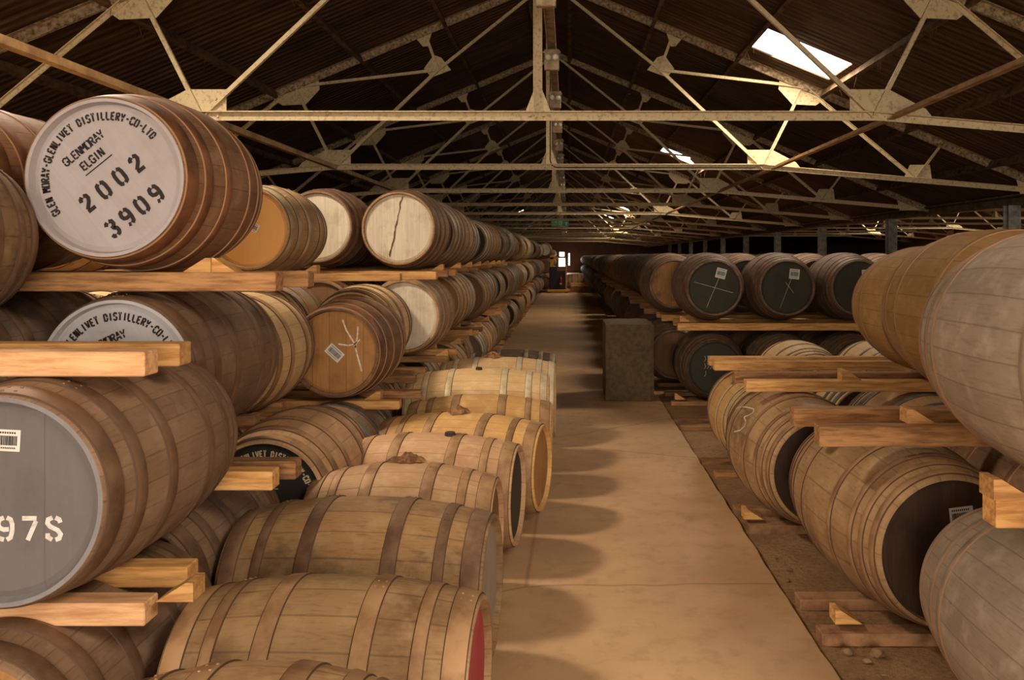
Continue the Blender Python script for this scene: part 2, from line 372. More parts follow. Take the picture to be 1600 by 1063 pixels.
def cask(X, d, Z, Rh=.31, Rb=.36, L=1.0, st='brown', hd='brown', hp='rust', label='', group=None, yaw=0.0, roll=0.0,
         seg=56, back=None, hoops=None, far=False, cross=False, rim=None):
    """front head centre stands at (X, d) and height Z for a rack cask; for a crosswise one X, d is the middle of the cask"""
    c = Vector((X, d+L/2, 0)) if not cross else Vector((X, d, 0))
    rz = math.radians(yaw)+(PI/2 if cross else 0)
    if far:
        o = link('oak_cask', whole_mesh(Rh, Rb, L, st, hd, hp, seg), None, (c.x, c.y, Z), (0, math.radians(-roll), rz))
        tag(o, label, 'cask', group); return o
    root = empty('oak_cask', (c.x, c.y, Z-Rb), rz); tag(root, label, 'cask', group)
    rot = (0, math.radians(-roll), 0); loc = (0, 0, Rb)
    link('stave_body', body_mesh(Rh, Rb, L, st, seg, rim), root, loc, rot)
    link('head', head_mesh(Rh, hd, seg), root, (0, -L/2+.035, Rb), rot)
    h2 = link('head', head_mesh(Rh, back or hd, seg), root, (0, L/2-.035, Rb), (0, rot[1], PI))
    for t, wd in (hoops or HOOPS):
        for s in (-1, 1):
            link('hoop', hoop_mesh(Rh, Rb, L, s*t, wd, hp, seg), root, loc, (0, rot[1]+random.uniform(-.5, .5), 0))
    root['Rb'] = Rb; root['Rh'] = Rh; root['L'] = L; root['roll'] = roll
    return root
def on_head(root, mb, name, mats, label=None, roll=None):
    Rb, L = root['Rb'], root['L']; r = root['roll'] if roll is None else roll
    o = mb.build(name, mats, root, loc=(0, -L/2+.035-.0135, Rb), rot=(0, math.radians(-r), 0))
    if label: o['label'] = label
    return o
def barcode(root, x, z, wd, ht, rot=0, flip=False):
    mb = MB(); mb.box(-wd/2, wd/2, -.001, .001, -ht/2, ht/2)
    Rb, L = root['Rb'], root['L']
    lb = mb.build('paper_label', PAPER, root, loc=(x, -L/2+.035-.014, Rb+z), rot=(0, math.radians(-rot), 0)); lb['label'] = 'small white paper label with a barcode'
    b = MB(); xx = -wd*.4; rr = random.Random(3)
    while xx < wd*.4:
        q = rr.choice((.0012, .002, .003))*wd/.09; b.box(xx, xx+q, -.0022, -.0012, -ht*.22, ht*.22); xx += q+rr.choice((.0014, .0022))*wd/.09
    for k in range(9): b.box(-wd*.4+k*wd*.085, -wd*.4+k*wd*.085+wd*.05, -.0022, -.0012, ht*.32, ht*.40)
    for k in range(11): b.box(-wd*.36+k*wd*.066, -wd*.36+k*wd*.066+wd*.035, -.0022, -.0012, -ht*.38, -ht*.31)
    b.build('barcode', BLACK, lb)
    return lb
def surf_strokes(root, strokes, wd, name, mat, roll=0, label=None):
    """chalk strokes on the curved side: points are (angle in degrees, y along the axis)"""
    Rb, Rh, L = root['Rb'], root['Rh'], root['L']; mb = MB()
    for st in strokes:
        for (a0, y0), (a1, y1) in zip(st, st[1:]):
            n = 5
            for k in range(n):
                P = []
                for q in (k/n, (k+1)/n):
                    a = math.radians(a0+(a1-a0)*q); y = y0+(y1-y0)*q; r = prof_r(2*y/L, Rh, Rb)+.003
                    P.append((a, y, r))
                va = Vector((math.cos(P[0][0])*P[0][2], P[0][1], math.sin(P[0][0])*P[0][2])); vb = Vector((math.cos(P[1][0])*P[1][2], P[1][1], math.sin(P[1][0])*P[1][2]))
                nr = Vector((math.cos(P[0][0]), 0, math.sin(P[0][0]))); sd = (vb-va).cross(nr).normalized()*wd/2
                mb.add([va-sd, va+sd, vb+sd, vb-sd], [(0, 1, 2, 3)])
    o = mb.build(name, mat, root, loc=(0, 0, Rb)); 
    if label: o['label'] = label
    return o
def chalk_pts(root, pix, wd, label):
    """a chalk line on the cask side through measured points of the photograph"""
    Rb, Rh, L = root['Rb'], root['Rh'], root['L']; M = Matrix.Translation(root.location) @ Matrix.Rotation(root.rotation_euler.z, 4, 'Z') @ Matrix.Translation((0, 0, Rb))
    eye = Vector((0, 0, E)); out = []
    def at(a, y): r_ = prof_r(2*y/L, Rh, Rb); return Vector((math.cos(a)*r_, y, math.sin(a)*r_))
    for u, v in pix:
        best = None
        lo = [0, 2*PI, -L/2, L/2]
        for it in range(5):
            for i in range(41):
                for j in range(21):
                    a = lo[0]+(lo[1]-lo[0])*i/40; y = lo[2]+(lo[3]-lo[2])*j/20; p = M @ at(a, y); nn_ = M.to_3x3() @ Vector((math.cos(a), 0, math.sin(a)))
                    if nn_.dot(eye-p) < 0: continue
                    e = (VX+F*p.x/p.y-u)**2+(VY-F*(p.z-E)/p.y-v)**2
                    if best is None or e < best[0]: best = (e, a, y)
            _, a, y = best; da, dy = (lo[1]-lo[0])/16, (lo[3]-lo[2])/10; lo = [a-da, a+da, y-dy, y+dy]
        out.append((math.degrees(best[1]), max(-L/2, min(L/2, best[2]))))
    return surf_strokes(root, [out], wd, 'chalk_mark', CHALK, label=label)
def bung(root, ang, y, r=.035, mat=None, rag=False):
    Rb, Rh, L = root['Rb'], root['Rh'], root['L']; R = prof_r(2*y/L, Rh, Rb); a = math.radians(ang)
    d = Vector((math.cos(a), 0, math.sin(a))); t = Vector((-math.sin(a), 0, math.cos(a))); c = Vector((0, y, 0))
    mb = MB()
    if rag:
        rr = random.Random(int(y*1000)+int(ang)); n = 22; ring = []
        for lev, (hh, rad) in enumerate(((.004, 1.9), (.022, 1.25), (.030, .8), (.045, .35))):
            for i in range(n):
                th = 2*PI*i/n; q = r*rad*(1+rr.uniform(-.35, .35)*(1 if lev < 3 else .5))
                px, py = math.cos(th)*q, math.sin(th)*q*1.35
                drop = -px*px/(2*R); p = c+Vector((0, py, 0))+t*px+d*(R+drop+hh+rr.uniform(-.006, .008)*(lev > 0))
                ring.append(p)
        fs = [(l*n+i, l*n+(i+1) % n, (l+1)*n+(i+1) % n, (l+1)*n+i) for l in range(3) for i in range(n)]+[tuple(range(3*n, 4*n))]
        mb.add(ring, fs, 0, False)
        o = mb.build('hessian_rag', CLOTH, root, loc=(0, 0, Rb)); o['label'] = 'torn hessian rag stuffed round the bung'
    else:
        mb.tube(c+d*(R-.005), c+d*(R+.018), r, r*.85, 14)
        o = mb.build('bung', mat or CORK, root, loc=(0, 0, Rb))
    return o

# ================================================================== SETTING
def slab(name, mb, m, label=None): return tag(mb.build(name, m), label, None, None, 'structure')
Y0, Y1 = -6.0, 90.0; XL = BX-W-.1; XR = BX+3*W+.1
n = NT('concrete'); o_ = n.obj()
f1 = n.noise(o_, .8, 6, .6); f2 = n.noise(o_, 7, 6, .65); f3 = n.noise(o_, 40, 4, .7)
c_ = n.mix(n.ramp(f1, .35, .65), lin(178,140,100), lin(200,162,118))
c_ = n.mix(n.math('MULTIPLY', n.ramp(f2, .5, .7), .5), c_, lin(150,116,82))
c_ = n.mix(n.math('MULTIPLY', n.ramp(f3, .62, .75), .35), c_, lin(224,196,160))
vr = n.new('ShaderNodeTexVoronoi', feature='DISTANCE_TO_EDGE'); n.put(vr.inputs['Vector'], n.mix(.12, o_, n.new('ShaderNodeTexNoise').outputs['Color'])); vr.inputs['Scale'].default_value = .42
ck = n.ramp(vr.outputs['Distance'], .0, .006, 1, 0)
c_ = n.mix(n.math('MULTIPLY', ck, .45), c_, lin(96,70,48))
CONC = n.fin(c_, .62, n.math('ADD', n.math('MULTIPLY', f2, .5), n.math('MULTIPLY', f3, .4)), .25, .006)
n = NT('earth'); o_ = n.obj(); f1 = n.noise(o_, 1.7, 8, .7); f2 = n.noise(o_, 28, 6, .75)
c_ = n.mix(n.ramp(f1, .35, .65), lin(146,108,72), lin(182,142,98)); c_ = n.mix(n.math('MULTIPLY', n.ramp(f2, .45, .65), .6), c_, lin(108,76,48))
EARTH = n.fin(c_, .95, n.math('ADD', f2, f1), .8, .03)
mb = MB(); mb.box(XL, XR, Y0, Y1, -.25, -.035); slab('floor', mb, EARTH, 'bare brown earth floor under the cask racks')
mb = MB()
rr = random.Random(5); ys = [Y0+.12*i for i in range(int((Y1-Y0)/.12)+1)]
pl = [(-1.3+rr.uniform(-.004, .004), y) for y in ys]; pr = [(1.137+rr.uniform(-.006, .006), y) for y in ys]
nn = len(ys); vv = [(x, y, 0) for x, y in pl]+[(x, y, 0) for x, y in pr]+[(x, y, -.04) for x, y in pl]+[(x, y, -.04) for x, y in pr]
mb.add(vv, [(i, nn+i, nn+i+1, i+1) for i in range(nn-1)]+[(nn+i, 3*nn+i, 3*nn+i+1, nn+i+1) for i in range(nn-1)]+[(2*nn+i, i, i+1, 2*nn+i+1) for i in range(nn-1)])
slab('floor', mb, CONC, 'worn beige concrete path running down the aisle')

n = NT('brick_wall'); o_ = n.obj(); x_, y_, z_ = n.sep(o_)
br = n.new('ShaderNodeTexBrick'); n.put(br.inputs['Vector'], n.vec(n.math('ADD', x_, y_), z_, 0)); br.inputs['Scale'].default_value = 3
br.inputs['Color1'].default_value = lin(140,104,84); br.inputs['Color2'].default_value = lin(116,86,72); br.inputs['Mortar'].default_value = lin(130,110,92)
WALL = n.fin(n.mix(n.math('MULTIPLY', n.noise(o_, 1.5), .6), br.outputs['Color'], lin(70,50,42)), .9, br.outputs['Fac'], .3)
EAVE = roof_z(BX+W)
def gable(name, y0, y1, holes):
    """wall across the building with rectangular openings (x0, x1, z0, z1)"""
    mb = MB(); xs = sorted(set([XL, XR]+[h[0] for h in holes]+[h[1] for h in holes])); top = EAVE
    for a, b in zip(xs, xs[1:]):
        m_ = (a+b)/2; zs = [0-.2]
        for h in sorted([h for h in holes if h[0] < m_ < h[1]], key=lambda q: q[2]): mb.box(a, b, y0, y1, zs[-1], h[2]); zs.append(h[3])
        mb.box(a, b, y0, y1, zs[-1], top)
    for c in (BX, BX+2*W):
        mb.add([(c-W, y0, top), (c+W, y0, top), (c, y0, RIDGE), (c-W, y1, top), (c+W, y1, top), (c, y1, RIDGE)], [(0,1,2), (5,4,3), (0,2,5,3), (1,4,5,2)])
    return slab(name, mb, WALL)
FW = [U(873,0,90).x, U(883,0,90).x, U(0,418,90).z, U(0,403.5,90).z]
F2 = [U(874,0,90).x, U(882,0,90).x, U(0,401,90).z, U(0,394,90).z]
F3 = [U(888,0,90).x, U(890.5,0,90).x, U(0,415,90).z, U(0,396,90).z]
gable('wall_far', Y1, Y1+.3, [(min(FW[0],F2[0]), max(FW[1],F2[1]), FW[2], FW[3]), tuple(F2), tuple(F3)])
gable('wall_near', Y0-.3, Y0, [(-2.2, 2.8, .0, 3.4)])  # unseen end wall; its doorway opening is added for the fill light
for nm, x0, x1 in (('wall_left', XL-.3, XL), ('wall_right', XR, XR+.3)):
    mb = MB(); mb.box(x0, x1, Y0, Y1, -.2, EAVE); slab(nm, mb, WALL)
# roof slopes with rectangular holes for the skylights and two nail-hole sized gaps
n = NT('roof_sheeting'); o_ = n.obj(); x_, y_, z_ = n.sep(o_)
wv = n.math('SINE', n.math('MULTIPLY', y_, 2*PI/.15))
ff = n.noise(n.vec(n.math('MULTIPLY', x_, .7), n.math('MULTIPLY', y_, 9), z_), 1.3, 6, .7); fg = n.noise(o_, .6, 5, .7)
c_ = n.mix(n.ramp(ff, .35, .7), lin(58,42,31), lin(122,94,68)); c_ = n.mix(n.math('MULTIPLY', n.ramp(fg, .45, .7), .5), c_, lin(48,34,26))
ROOF = n.fin(c_, .85, n.math('ADD', wv, n.math('MULTIPLY', ff, .9)), .35, .02, spec=.15)
def slope(name, c, sgn, holes, label):
    mb = MB(); x0, x1 = (c, c+W+.1) if sgn > 0 else (c-W-.1, c)
    xs = sorted(set([x0, x1]+[v for h in holes for v in h[:2]])); ys = sorted(set([Y0-.3, Y1+.3]+[v for h in holes for v in h[2:4]]))
    for a, b in zip(xs, xs[1:]):
        for p, q in zip(ys, ys[1:]):
            if any(h[0] <= a and b <= h[1] and h[2] <= p and q <= h[3] for h in holes): continue
            za, zb = roof_z(a, c), roof_z(b, c); t = .03
            mb.add([(a,p,za),(b,p,zb),(b,q,zb),(a,q,za),(a,p,za+t),(b,p,zb+t),(b,q,zb+t),(a,q,za+t)], [(0,3,2,1),(4,5,6,7),(0,1,5,4),(1,2,6,5),(2,3,7,6),(3,0,4,7)])
    return slab(name, mb, ROOF, label)
PIN = [(.0, .045, 16.05, 16.12), (1.38, 1.44, 19.85, 19.93)]
slope('ceiling', BX, 1, SKY_R+PIN, 'dark corrugated roof slope right of the ridge'); slope('ceiling', BX, -1, SKY_L, 'dark corrugated roof slope left of the ridge')
slope('ceiling', BX+2*W, 1, SKY_N, 'far roof slope of the neighbouring bay'); slope('ceiling', BX+2*W, -1, [], 'near roof slope of the neighbouring bay')
n = NT('skylight_glass'); tr = n.new('ShaderNodeBsdfTransparent'); tl = n.new('ShaderNodeBsdfTranslucent'); mx = n.new('ShaderNodeMixShader')
tl.inputs[0].default_value = (.9, .9, .88, 1); mx.inputs[0].default_value = .25; n.lk(tr.outputs[0], mx.inputs[1]); n.lk(tl.outputs[0], mx.inputs[2])
n.lk(mx.outputs[0], n.n['Material Output'].inputs[0]); GLASS = n.m
k = 0
for lst, c in ((SKY_R, BX), (SKY_L, BX), (SKY_N, BX+2*W)):
    for s in lst:
        k += 1; mb = MB(); za, zb = roof_z(s[0], c)+.02, roof_z(s[1], c)+.02
        mb.add([(s[0],s[2],za),(s[1],s[2],zb),(s[1],s[3],zb),(s[0],s[3],za)], [(0,1,2,3)])
        slab('window_%d' % k, mb, GLASS)
for h in (FW, F2, F3):
    k += 1; mb = MB(); mb.box(h[0], h[1], Y1+.14, Y1+.16, h[2], h[3]); slab('window_%d' % k, mb, GLASS)

# ------------------------------------------------------------------ roof steelwork
ORD = ['nearest', 'second', 'third', 'fourth', 'fifth', 'sixth', 'seventh', 'eighth', 'ninth', 'tenth', 'eleventh', 'twelfth', 'thirteenth', 'fourteenth', 'fifteenth', 'sixteenth',
       'seventeenth', 'eighteenth', 'nineteenth', 'twentieth', 'twenty-first', 'twenty-second', 'twenty-third', 'twenty-fourth', 'twenty-fifth', 'twenty-sixth', 'twenty-seventh', 'twenty-eighth', 'twenty-ninth', 'thirtieth']
ORD1 = ['first']+ORD[1:]
H1 = 1.43
NODE, MIDT, QRT, OUT, PR = (3.45, H1), (2.0, 4.5-.84), (1.79, 3.0), (5.9, H1-.2), (4.1, 4.5-SL*4.1)
def truss_meshes():
    R = []
    def P(x, z, y=0): return (x, y, z)
    for s in (-1, 1):
        mb = MB(); mb.angle(P(0, 4.44), P(s*W, 4.44-SL*W), .11, .012, flip=s); mb.angle(P(0, 4.44, -.03), P(s*W, 4.44-SL*W, -.03), .11, .012, up=(0,-1,0), flip=-s); R.append(('rafter', mb))
        def mem(a, b, w_, nm='web_brace'):
            q = MB(); q.angle(P(s*a[0], a[1]), P(s*b[0], b[1]), w_, .009, flip=s); R.append((nm, q))
        mem(NODE, (W, 4.44-SL*W+.02), .075, 'outer_tie')
        mem(NODE, QRT, .055); mem(QRT, (.06, 4.38), .05); mem(QRT, (MIDT[0], 4.42-SL*MIDT[0]), .042); mem((PR[0], PR[1]-.06), QRT, .048)
        mem(NODE, (PR[0], PR[1]-.06), .048); mem((PR[0], PR[1]-.06), OUT, .05); mem(OUT, (6.3, 4.4-SL*6.3), .042)
        def plate(pts, riv=()):
            q = MB(); vs_ = [(s*x, .006, z) for x, z in pts]+[(s*x, .016, z) for x, z in pts]; n_ = len(pts)
            q.add(vs_, [tuple(range(n_)), tuple(range(n_, 2*n_))[::-1]]+[(i, n_+i, n_+(i+1) % n_, (i+1) % n_) for i in range(n_)])
            for x, z in riv: q.tube((s*x, .006, z), (s*x, -.024, z), .017, .011, 8)
            R.append(('gusset_plate', q))
        plate([(3.2, H1-.03), (4.1, H1-.07), (3.98, H1+.08), (3.60, H1+.28), (3.2, H1+.28)], [(3.28, H1), (3.42, H1-.01), (3.56, H1), (3.72, H1-.01), (3.86, H1-.02), (3.5, H1+.14), (3.3, H1+.18)])
        plate([(3.72, PR[1]+.1), (4.5, PR[1]-.22), (4.3, PR[1]-.36), (3.92, PR[1]-.34), (3.7, PR[1]-.1)], [(3.9, PR[1]-.05), (4.1, PR[1]-.12), (4.3, PR[1]-.2)])
        plate([(1.58, 3.0), (1.9, 2.88), (2.02, 3.02), (1.86, 3.24), (1.74, 3.2)])
        plate([(1.86, 3.7), (2.2, 3.57), (2.04, 3.38), (1.96, 3.38)])
        plate([(5.7, H1-.22), (6.18, H1-.26), (6.14, H1+.04), (5.82, H1+.04)])
        plate([(7.6, 1.0), (W, 1.0), (W, 1.14), (7.5, 1.36)])
    mb = MB(); mb.angle(P(-3.5, H1), P(3.5, H1), .085, .012); R.append(('tie_beam', mb))
    mb = MB(); mb.angle(P(0, H1), P(0, 4.4), .085, .01); R.append(('king_post', mb))
    mb = MB(); pts = [(-.15, H1), (.15, H1), (.045, H1+.27), (-.045, H1+.27)]
    mb.add([(x, .006, z) for x, z in pts]+[(x, .016, z) for x, z in pts], [(0,1,2,3), (7,6,5,4), (0,4,5,1), (1,5,6,2), (2,6,7,3), (3,7,4,0)])
    for x in (-.08, .06): mb.tube((x, -.02, H1), (x, -.075, H1), .014, .011, 8)
    R.append(('gusset_plate', mb))
    return [(nm, q.mesh(nm, [TRUSD if nm == 'rafter' else TRUSS])) for nm, q in R]
TM = truss_meshes()
def truss(x, y, label, group):
    r = empty('roof_truss', (x, y, E)); tag(r, label, 'roof truss', group)
    for nm, me in TM: link(nm, me, r)
for i in range(16): truss(BX, 8.75+5*i, 'cream riveted steel roof truss over the aisle, %s from the camera' % ORD[i], 'roof trusses over the aisle')
truss(BX, 3.75, 'cream steel roof truss overhead, mostly above the top of the frame', 'roof trusses over the aisle')
for i in range(9): truss(BX+2*W, 15.2+5.7*i, 'cream roof truss of the neighbouring bay beyond the posts, %s from the camera' % ORD[i], 'roof trusses of the right-hand bay')
# purlins along the roof
for c, nm in ((BX, ''), (BX+2*W, ' of the neighbouring bay')):
    for s, sd in ((-1, 'left'), (1, 'right')):
        for j, px in enumerate((.35, 1.68, 3.03, 4.40, 5.75, 7.1)):
            if nm and j in (0, 2, 4, 5): continue
            mb = MB(); z = roof_z(c+s*px, c)-.065
            mb.bar((c+s*px, Y0, z), (c+s*px, Y1, z), .06, .11, (s*SL, 0, 1))
            rr = random.Random(j*3+s)
            if not nm:
                for q in range(46):       # wisps of old lagging hanging from the purlin
                    yy = rr.uniform(7, 34); a = Vector((c+s*px+rr.uniform(-.03, .03), yy, z-.05)); mb.tube(a, a+Vector((rr.uniform(-.05, .05), rr.uniform(-.05, .05), -rr.uniform(.06, .2))), .004, .001, 4, caps=False)
            tag(mb.build('purlin', PURL), 'dark purlin under the %s roof slope%s, %s down from the ridge' % (sd, nm, ORD1[j]), 'purlin')
for x, sd in ((BX-3.45, 'left'), (3.3, 'right')):
    mb = MB(); mb.bar((x, Y0, E+H1-.03), (x, Y1, E+H1-.03), .07, .012, (0, 0, 1)); mb.bar((x+.03, Y0, E+H1), (x+.03, Y1, E+H1), .012, .06, (0, 0, 1))
    tag(mb.build('runner', ROD), 'long brown steel runner joining the %s ends of the truss tie beams' % sd, 'runner')
xb = BX+W
mb = MB(); z0, z1 = E+.9, E+1.08
mb.box(xb-.13, xb+.13, Y0, Y1, z0, z0+.03); mb.box(xb-.13, xb+.13, Y0, Y1, z1-.03, z1); mb.box(xb-.02, xb+.02, Y0, Y1, z0+.03, z1-.03)
tag(mb.build('valley_beam', BEAM), 'long brown steel valley beam carried by grey posts on the right', 'beam')
for i in range(11):
    y = 9.55+5.7*i
    mb = MB(); mb.box(xb-.11, xb+.11, y-.1, y-.085, 0-.05, z0); mb.box(xb-.11, xb+.11, y+.085, y+.1, -.05, z0); mb.box(xb-.012, xb+.012, y-.085, y+.085, -.05, z0)
    for q in range(3):
        for sx in (-.06, .06): mb.tube((xb+sx, y-.1, z0-.08-.1*q), (xb+sx, y-.115, z0-.08-.1*q), .014, .01, 8)
    tag(mb.build('steel_post', GREY), 'grey steel post under the valley beam on the right, %s from the camera' % ORD[i], 'post', 'posts under the valley beam')
# trunking and twin lamps under the ridge
TRK = mottled('trunking_cream', lin(188,166,132), lin(140,118,88), 10, .6)
BULB = plain('lamp_glass', lin(236,226,206), .25)
xt = -.19; zt = E+2.26
mb = MB(); mb.box(xt-.05, xt+.05, Y0, 88, zt+.16, zt+.21); mb.box(xt-.05, xt-.04, Y0, 88, zt+.1, zt+.16); mb.box(xt+.04, xt+.05, Y0, 88, zt+.1, zt+.16)
tag(mb.build('cable_trunking', TRK), 'cream cable trunking hung along under the ridge of the roof', 'trunking')
fx = [MB(), MB()]
fx[0].box(-.085, .085, -.04, .04, -.13, .11, c=.008); fx[0].box(-.1, .1, -.05, .05, .06, .085)
fm = fx[0].mesh('housing', [TRK])
mb = MB(); mb.lathe([(.001, -.07), (.018, -.067), (.03, -.055), (.036, -.035), (.036, 0)], 16); bm_ = mb.mesh('lamp_bulb', [BULB])
for i in range(26):
    y = 7.3+2.5*i
    r = empty('twin_lamp', (xt, y, zt)); tag(r, 'cream twin-headed lamp on the trunking under the ridge, %s from the camera' % ORD[i], 'lamp', 'twin lamps under the ridge')
    link('housing', fm, r); link('lamp_bulb', bm_, r, (-.042, -.035, .01)); link('lamp_bulb', bm_, r, (.042, -.035, .01))
mb = MB(); pts = [(BX+.02, 13.70, E+4.2), (BX+.02, 13.70, E+H1+.1), (BX+.05, 13.70, E+H1+.02), (BX+.12, 13.70, E+H1-.01), (3.0, 13.70, E+H1-.01)]
for a, b in zip(pts, pts[1:]): mb.tube(a, b, .009, n=6)
tag(mb.build('cable', plain('cable_black', lin(40,38,30), .6)), 'thin dark cable clipped down the second king post and along its tie beam', 'cable')
# fire exit sign
GRN = plain('sign_green', lin(84,190,120), .5); SW = plain('sign_white', lin(226,226,206), .5)
r = empty('exit_sign', U(875, 353.5, 33.6)); tag(r, 'green and white fire exit sign with up arrow hanging over the aisle', 'sign')
mb = MB(); mb.box(-.33, .33, -.01, .01, 0, .23); mb.build('sign_board', GRN, r)
mb = MB(); mb.box(-.34, .34, -.012, -.0105, -.01, .0); mb.box(-.34, .34, -.012, -.0105, .23, .24); mb.box(-.34,-.33,-.012,.012,-.01,.24); mb.box(.33,.34,-.012,.012,-.01,.24)
mb.box(-.05, .09, -.013, -.0105, .03, .2); mb.build('white_panel', SW, r)
mb = MB(); text_line(mb, 'FIRE', -.19, .125, .065, -.0125, thick=.2); text_line(mb, 'EXIT', -.19, .035, .065, -.0125, thick=.2); mb.build('sign_lettering', SW, r)
mb = MB(); mb.add([(.17,-.0125,.11),(.25,-.0125,.19),(.33-.0,-.0125,.11),(.28,-.0125,.11),(.28,-.0125,.035),(.22,-.0125,.035),(.22,-.0125,.11)], [(0,1,2),(0,2,3,6),(3,4,5,6)][:0]+[(0,6,3,2,1),(6,5,4,3)]); mb.build('arrow', SW, r)
mb = MB(); mb.box(.0, .025, -.0145, -.0135, .165, .19); ribbon(mb, [(.015,.16),(.0,.11),(.035,.08),(.03,.04)], .016, -.014); ribbon(mb, [(.0,.11),(-.03,.07),(-.04,.05)], .014, -.014); ribbon(mb, [(-.035,.13),(.01,.15),(.05,.12)], .012, -.014); mb.build('running_figure', GRN, r)
mb = MB(); mb.tube((-.25, 0, .24), (-.25, 0, .4), .004, n=5); mb.tube((.25, 0, .24), (.25, 0, .4), .004, n=5); mb.build('hanger', SW, r)

# ------------------------------------------------------------------ timber rails and wedges
def rail(x0, x1, y, z, h=.065, d=.09, mat=None, label='', group='timber rails', yaw=0.0):
    mb = MB(); L = x1-x0; mb.box(-L/2, L/2, -d/2, d/2, 0, h, c=.004)
    o = mb.build('timber_rail', mat or TIM, None, loc=((x0+x1)/2, y, z), rot=(0, 0, math.radians(yaw)))
    return tag(o, label, 'timber rail', group)
def wedge(x, y, z, sgn, label, s=1.0, mat=None):
    mb = MB(); a, b, h = .115*s, .085*s, .058*s
    mb.add([(-a/2,-b/2,0),(a/2,-b/2,0),(a/2,b/2,0),(-a/2,b/2,0),(a/2,-b/2,h),(a/2,b/2,h),(a*.3,-b/2,h),(a*.3,b/2,h)],
           [(3,2,1,0),(0,1,4,6),(1,2,5,4),(2,3,7,5),(6,4,5,7),(3,0,6,7)])
    o = mb.build('wooden_wedge', mat or TIM, None, loc=(x, y, z), rot=(0, 0, PI if sgn > 0 else 0))
    return tag(o, label, 'wedge', 'wooden wedges on the rails')
# sits just under the curve of a cask: returns rail top for a cask centre
def Zp(v, d): return E-(v-VY)*d/F

# ================================================================== LEFT RACK, one row after another
GL = 'casks racked left of the aisle'
def L_(*a, **k): k.setdefault('group', GL); return cask(*a, **k)
# row A (nearest)
cA2 = L_(-1.62, 2.42, 1.08, .302, .345, .98, 'brown', 'slate', 'brown', 'brown cask with slate-grey head stencilled 978 and a barcode label, nearest on left', seg=96, roll=0, rim='rimgrey')
mb = MB(); text_line(mb, '978', .078, -.114, .066, -.0005, adv=.88, thick=.2, wsc=1.2); on_head(cA2, mb, 'stencil_lettering', WHT, 'white stencilled 978')
barcode(cA2, .012, .172, .08, .062, -3)
cA1 = L_(-1.68, 2.36, .37, .30, .33, 1.0, 'brown', 'oak', 'brown', 'brown cask at the bottom left corner, under the 978 cask', seg=80)
cA3 = L_(-2.36, 2.42, 1.85, .30, .36, .9, 'patchy', 'brown', 'brown', 'dark cask cut by the left frame edge, on the rails above the 978 cask', seg=80)
L_(-2.36, 2.45, 1.08, .30, .345, .98, 'brown', 'brown', 'brown', 'cask left of the 978 cask, outside the frame edge')
# row B
cB3 = L_(-1.805, 3.32, 2.085, .312, .372, .84, 'rust', 'lilac', 'rust', 'russet cask with grey-white head stencilled 2002 and 3909, top tier at left', roll=39, seg=96, rim='lilac')
def stencil(root, col, lines, roll=None, Rr=.228):
    mb = MB(); text_arc(mb, DIST, Rr, .031, -.0005, 176, thick=.24)
    text_line(mb, 'GLENMORAY', 0, .134, .033, -.0005, adv=.66, thick=.2, wsc=1); text_line(mb, 'ELGIN', .0, .078, .033, -.0005, adv=.66, thick=.22)
    mb.box(-.06, .072, -.001, 0, .058, .0625)
    for s, z, h, ad in lines: text_line(mb, s, 0, z, h, -.0005, adv=ad, thick=.24)
    return on_head(root, mb, 'stencil_lettering', col, roll=roll)
stencil(cB3, INK, [('2002', -.060, .066, 1.25), ('3909', -.2, .066, 1.1)])
L_(-2.60, 3.4, 2.07, .31, .365, 1.0, 'rust', 'brown', 'rust', 'russet cask behind and left of the 2002 cask, cut by the frame edge', seg=72)
cB2 = L_(-1.83, 3.45, 1.29, .315, .362, 1.02, 'brown', 'bluewhite', 'brown', 'brown cask with pale blue-white stencilled head, directly under the 2002 cask', roll=24, seg=96, rim='bluewhite')
stencil(cB2, INK, [('2002', -.06, .066, 1.25)])
L_(-2.6, 3.45, 1.29, .31, .36, 1.0, 'sooty', 'dark', 'brown', 'very dark cask in shade left of the pale blue-white head', seg=64)
cB1 = L_(-1.78, 3.38, .43, .31, .37, 1.0, 'brown', 'grey', 'brown', 'brown cask with faded grey stencilled head, low behind the 978 cask', roll=-35, seg=72)
stencil(cB1, INK, [])
L_(-2.56, 3.38, .43, .31, .37, 1.0, 'brown', 'brown', 'brown', 'low cask hidden behind the bottom left casks')
# row C
L_(-1.97, 4.68, 1.20, .305, .36, .92, 'light', 'oak', 'tan', 'honey-coloured cask in the middle tier, behind the pale blue-white headed cask', seg=72)
L_(-2.72, 4.64, 1.21, .315, .37, 1.0, 'light', 'oak', 'tan', 'pale cask in the middle tier, second in from the honey-coloured one', seg=56)
cC1 = L_(-1.56, 4.36, .52, .315, .37, 1.0, 'pink', 'black', 'tan', 'tan cask with black head and cream stencilling, low behind the crosswise casks', seg=80)
stencil(cC1, CREAMP, [('2048', -.05, .06)][:0], roll=2)
L_(-2.35, 4.5, .45, .315, .37, 1.0, 'brown', 'teal', 'brown', 'brown cask with a teal head, low and left of the black-headed cask', seg=56)
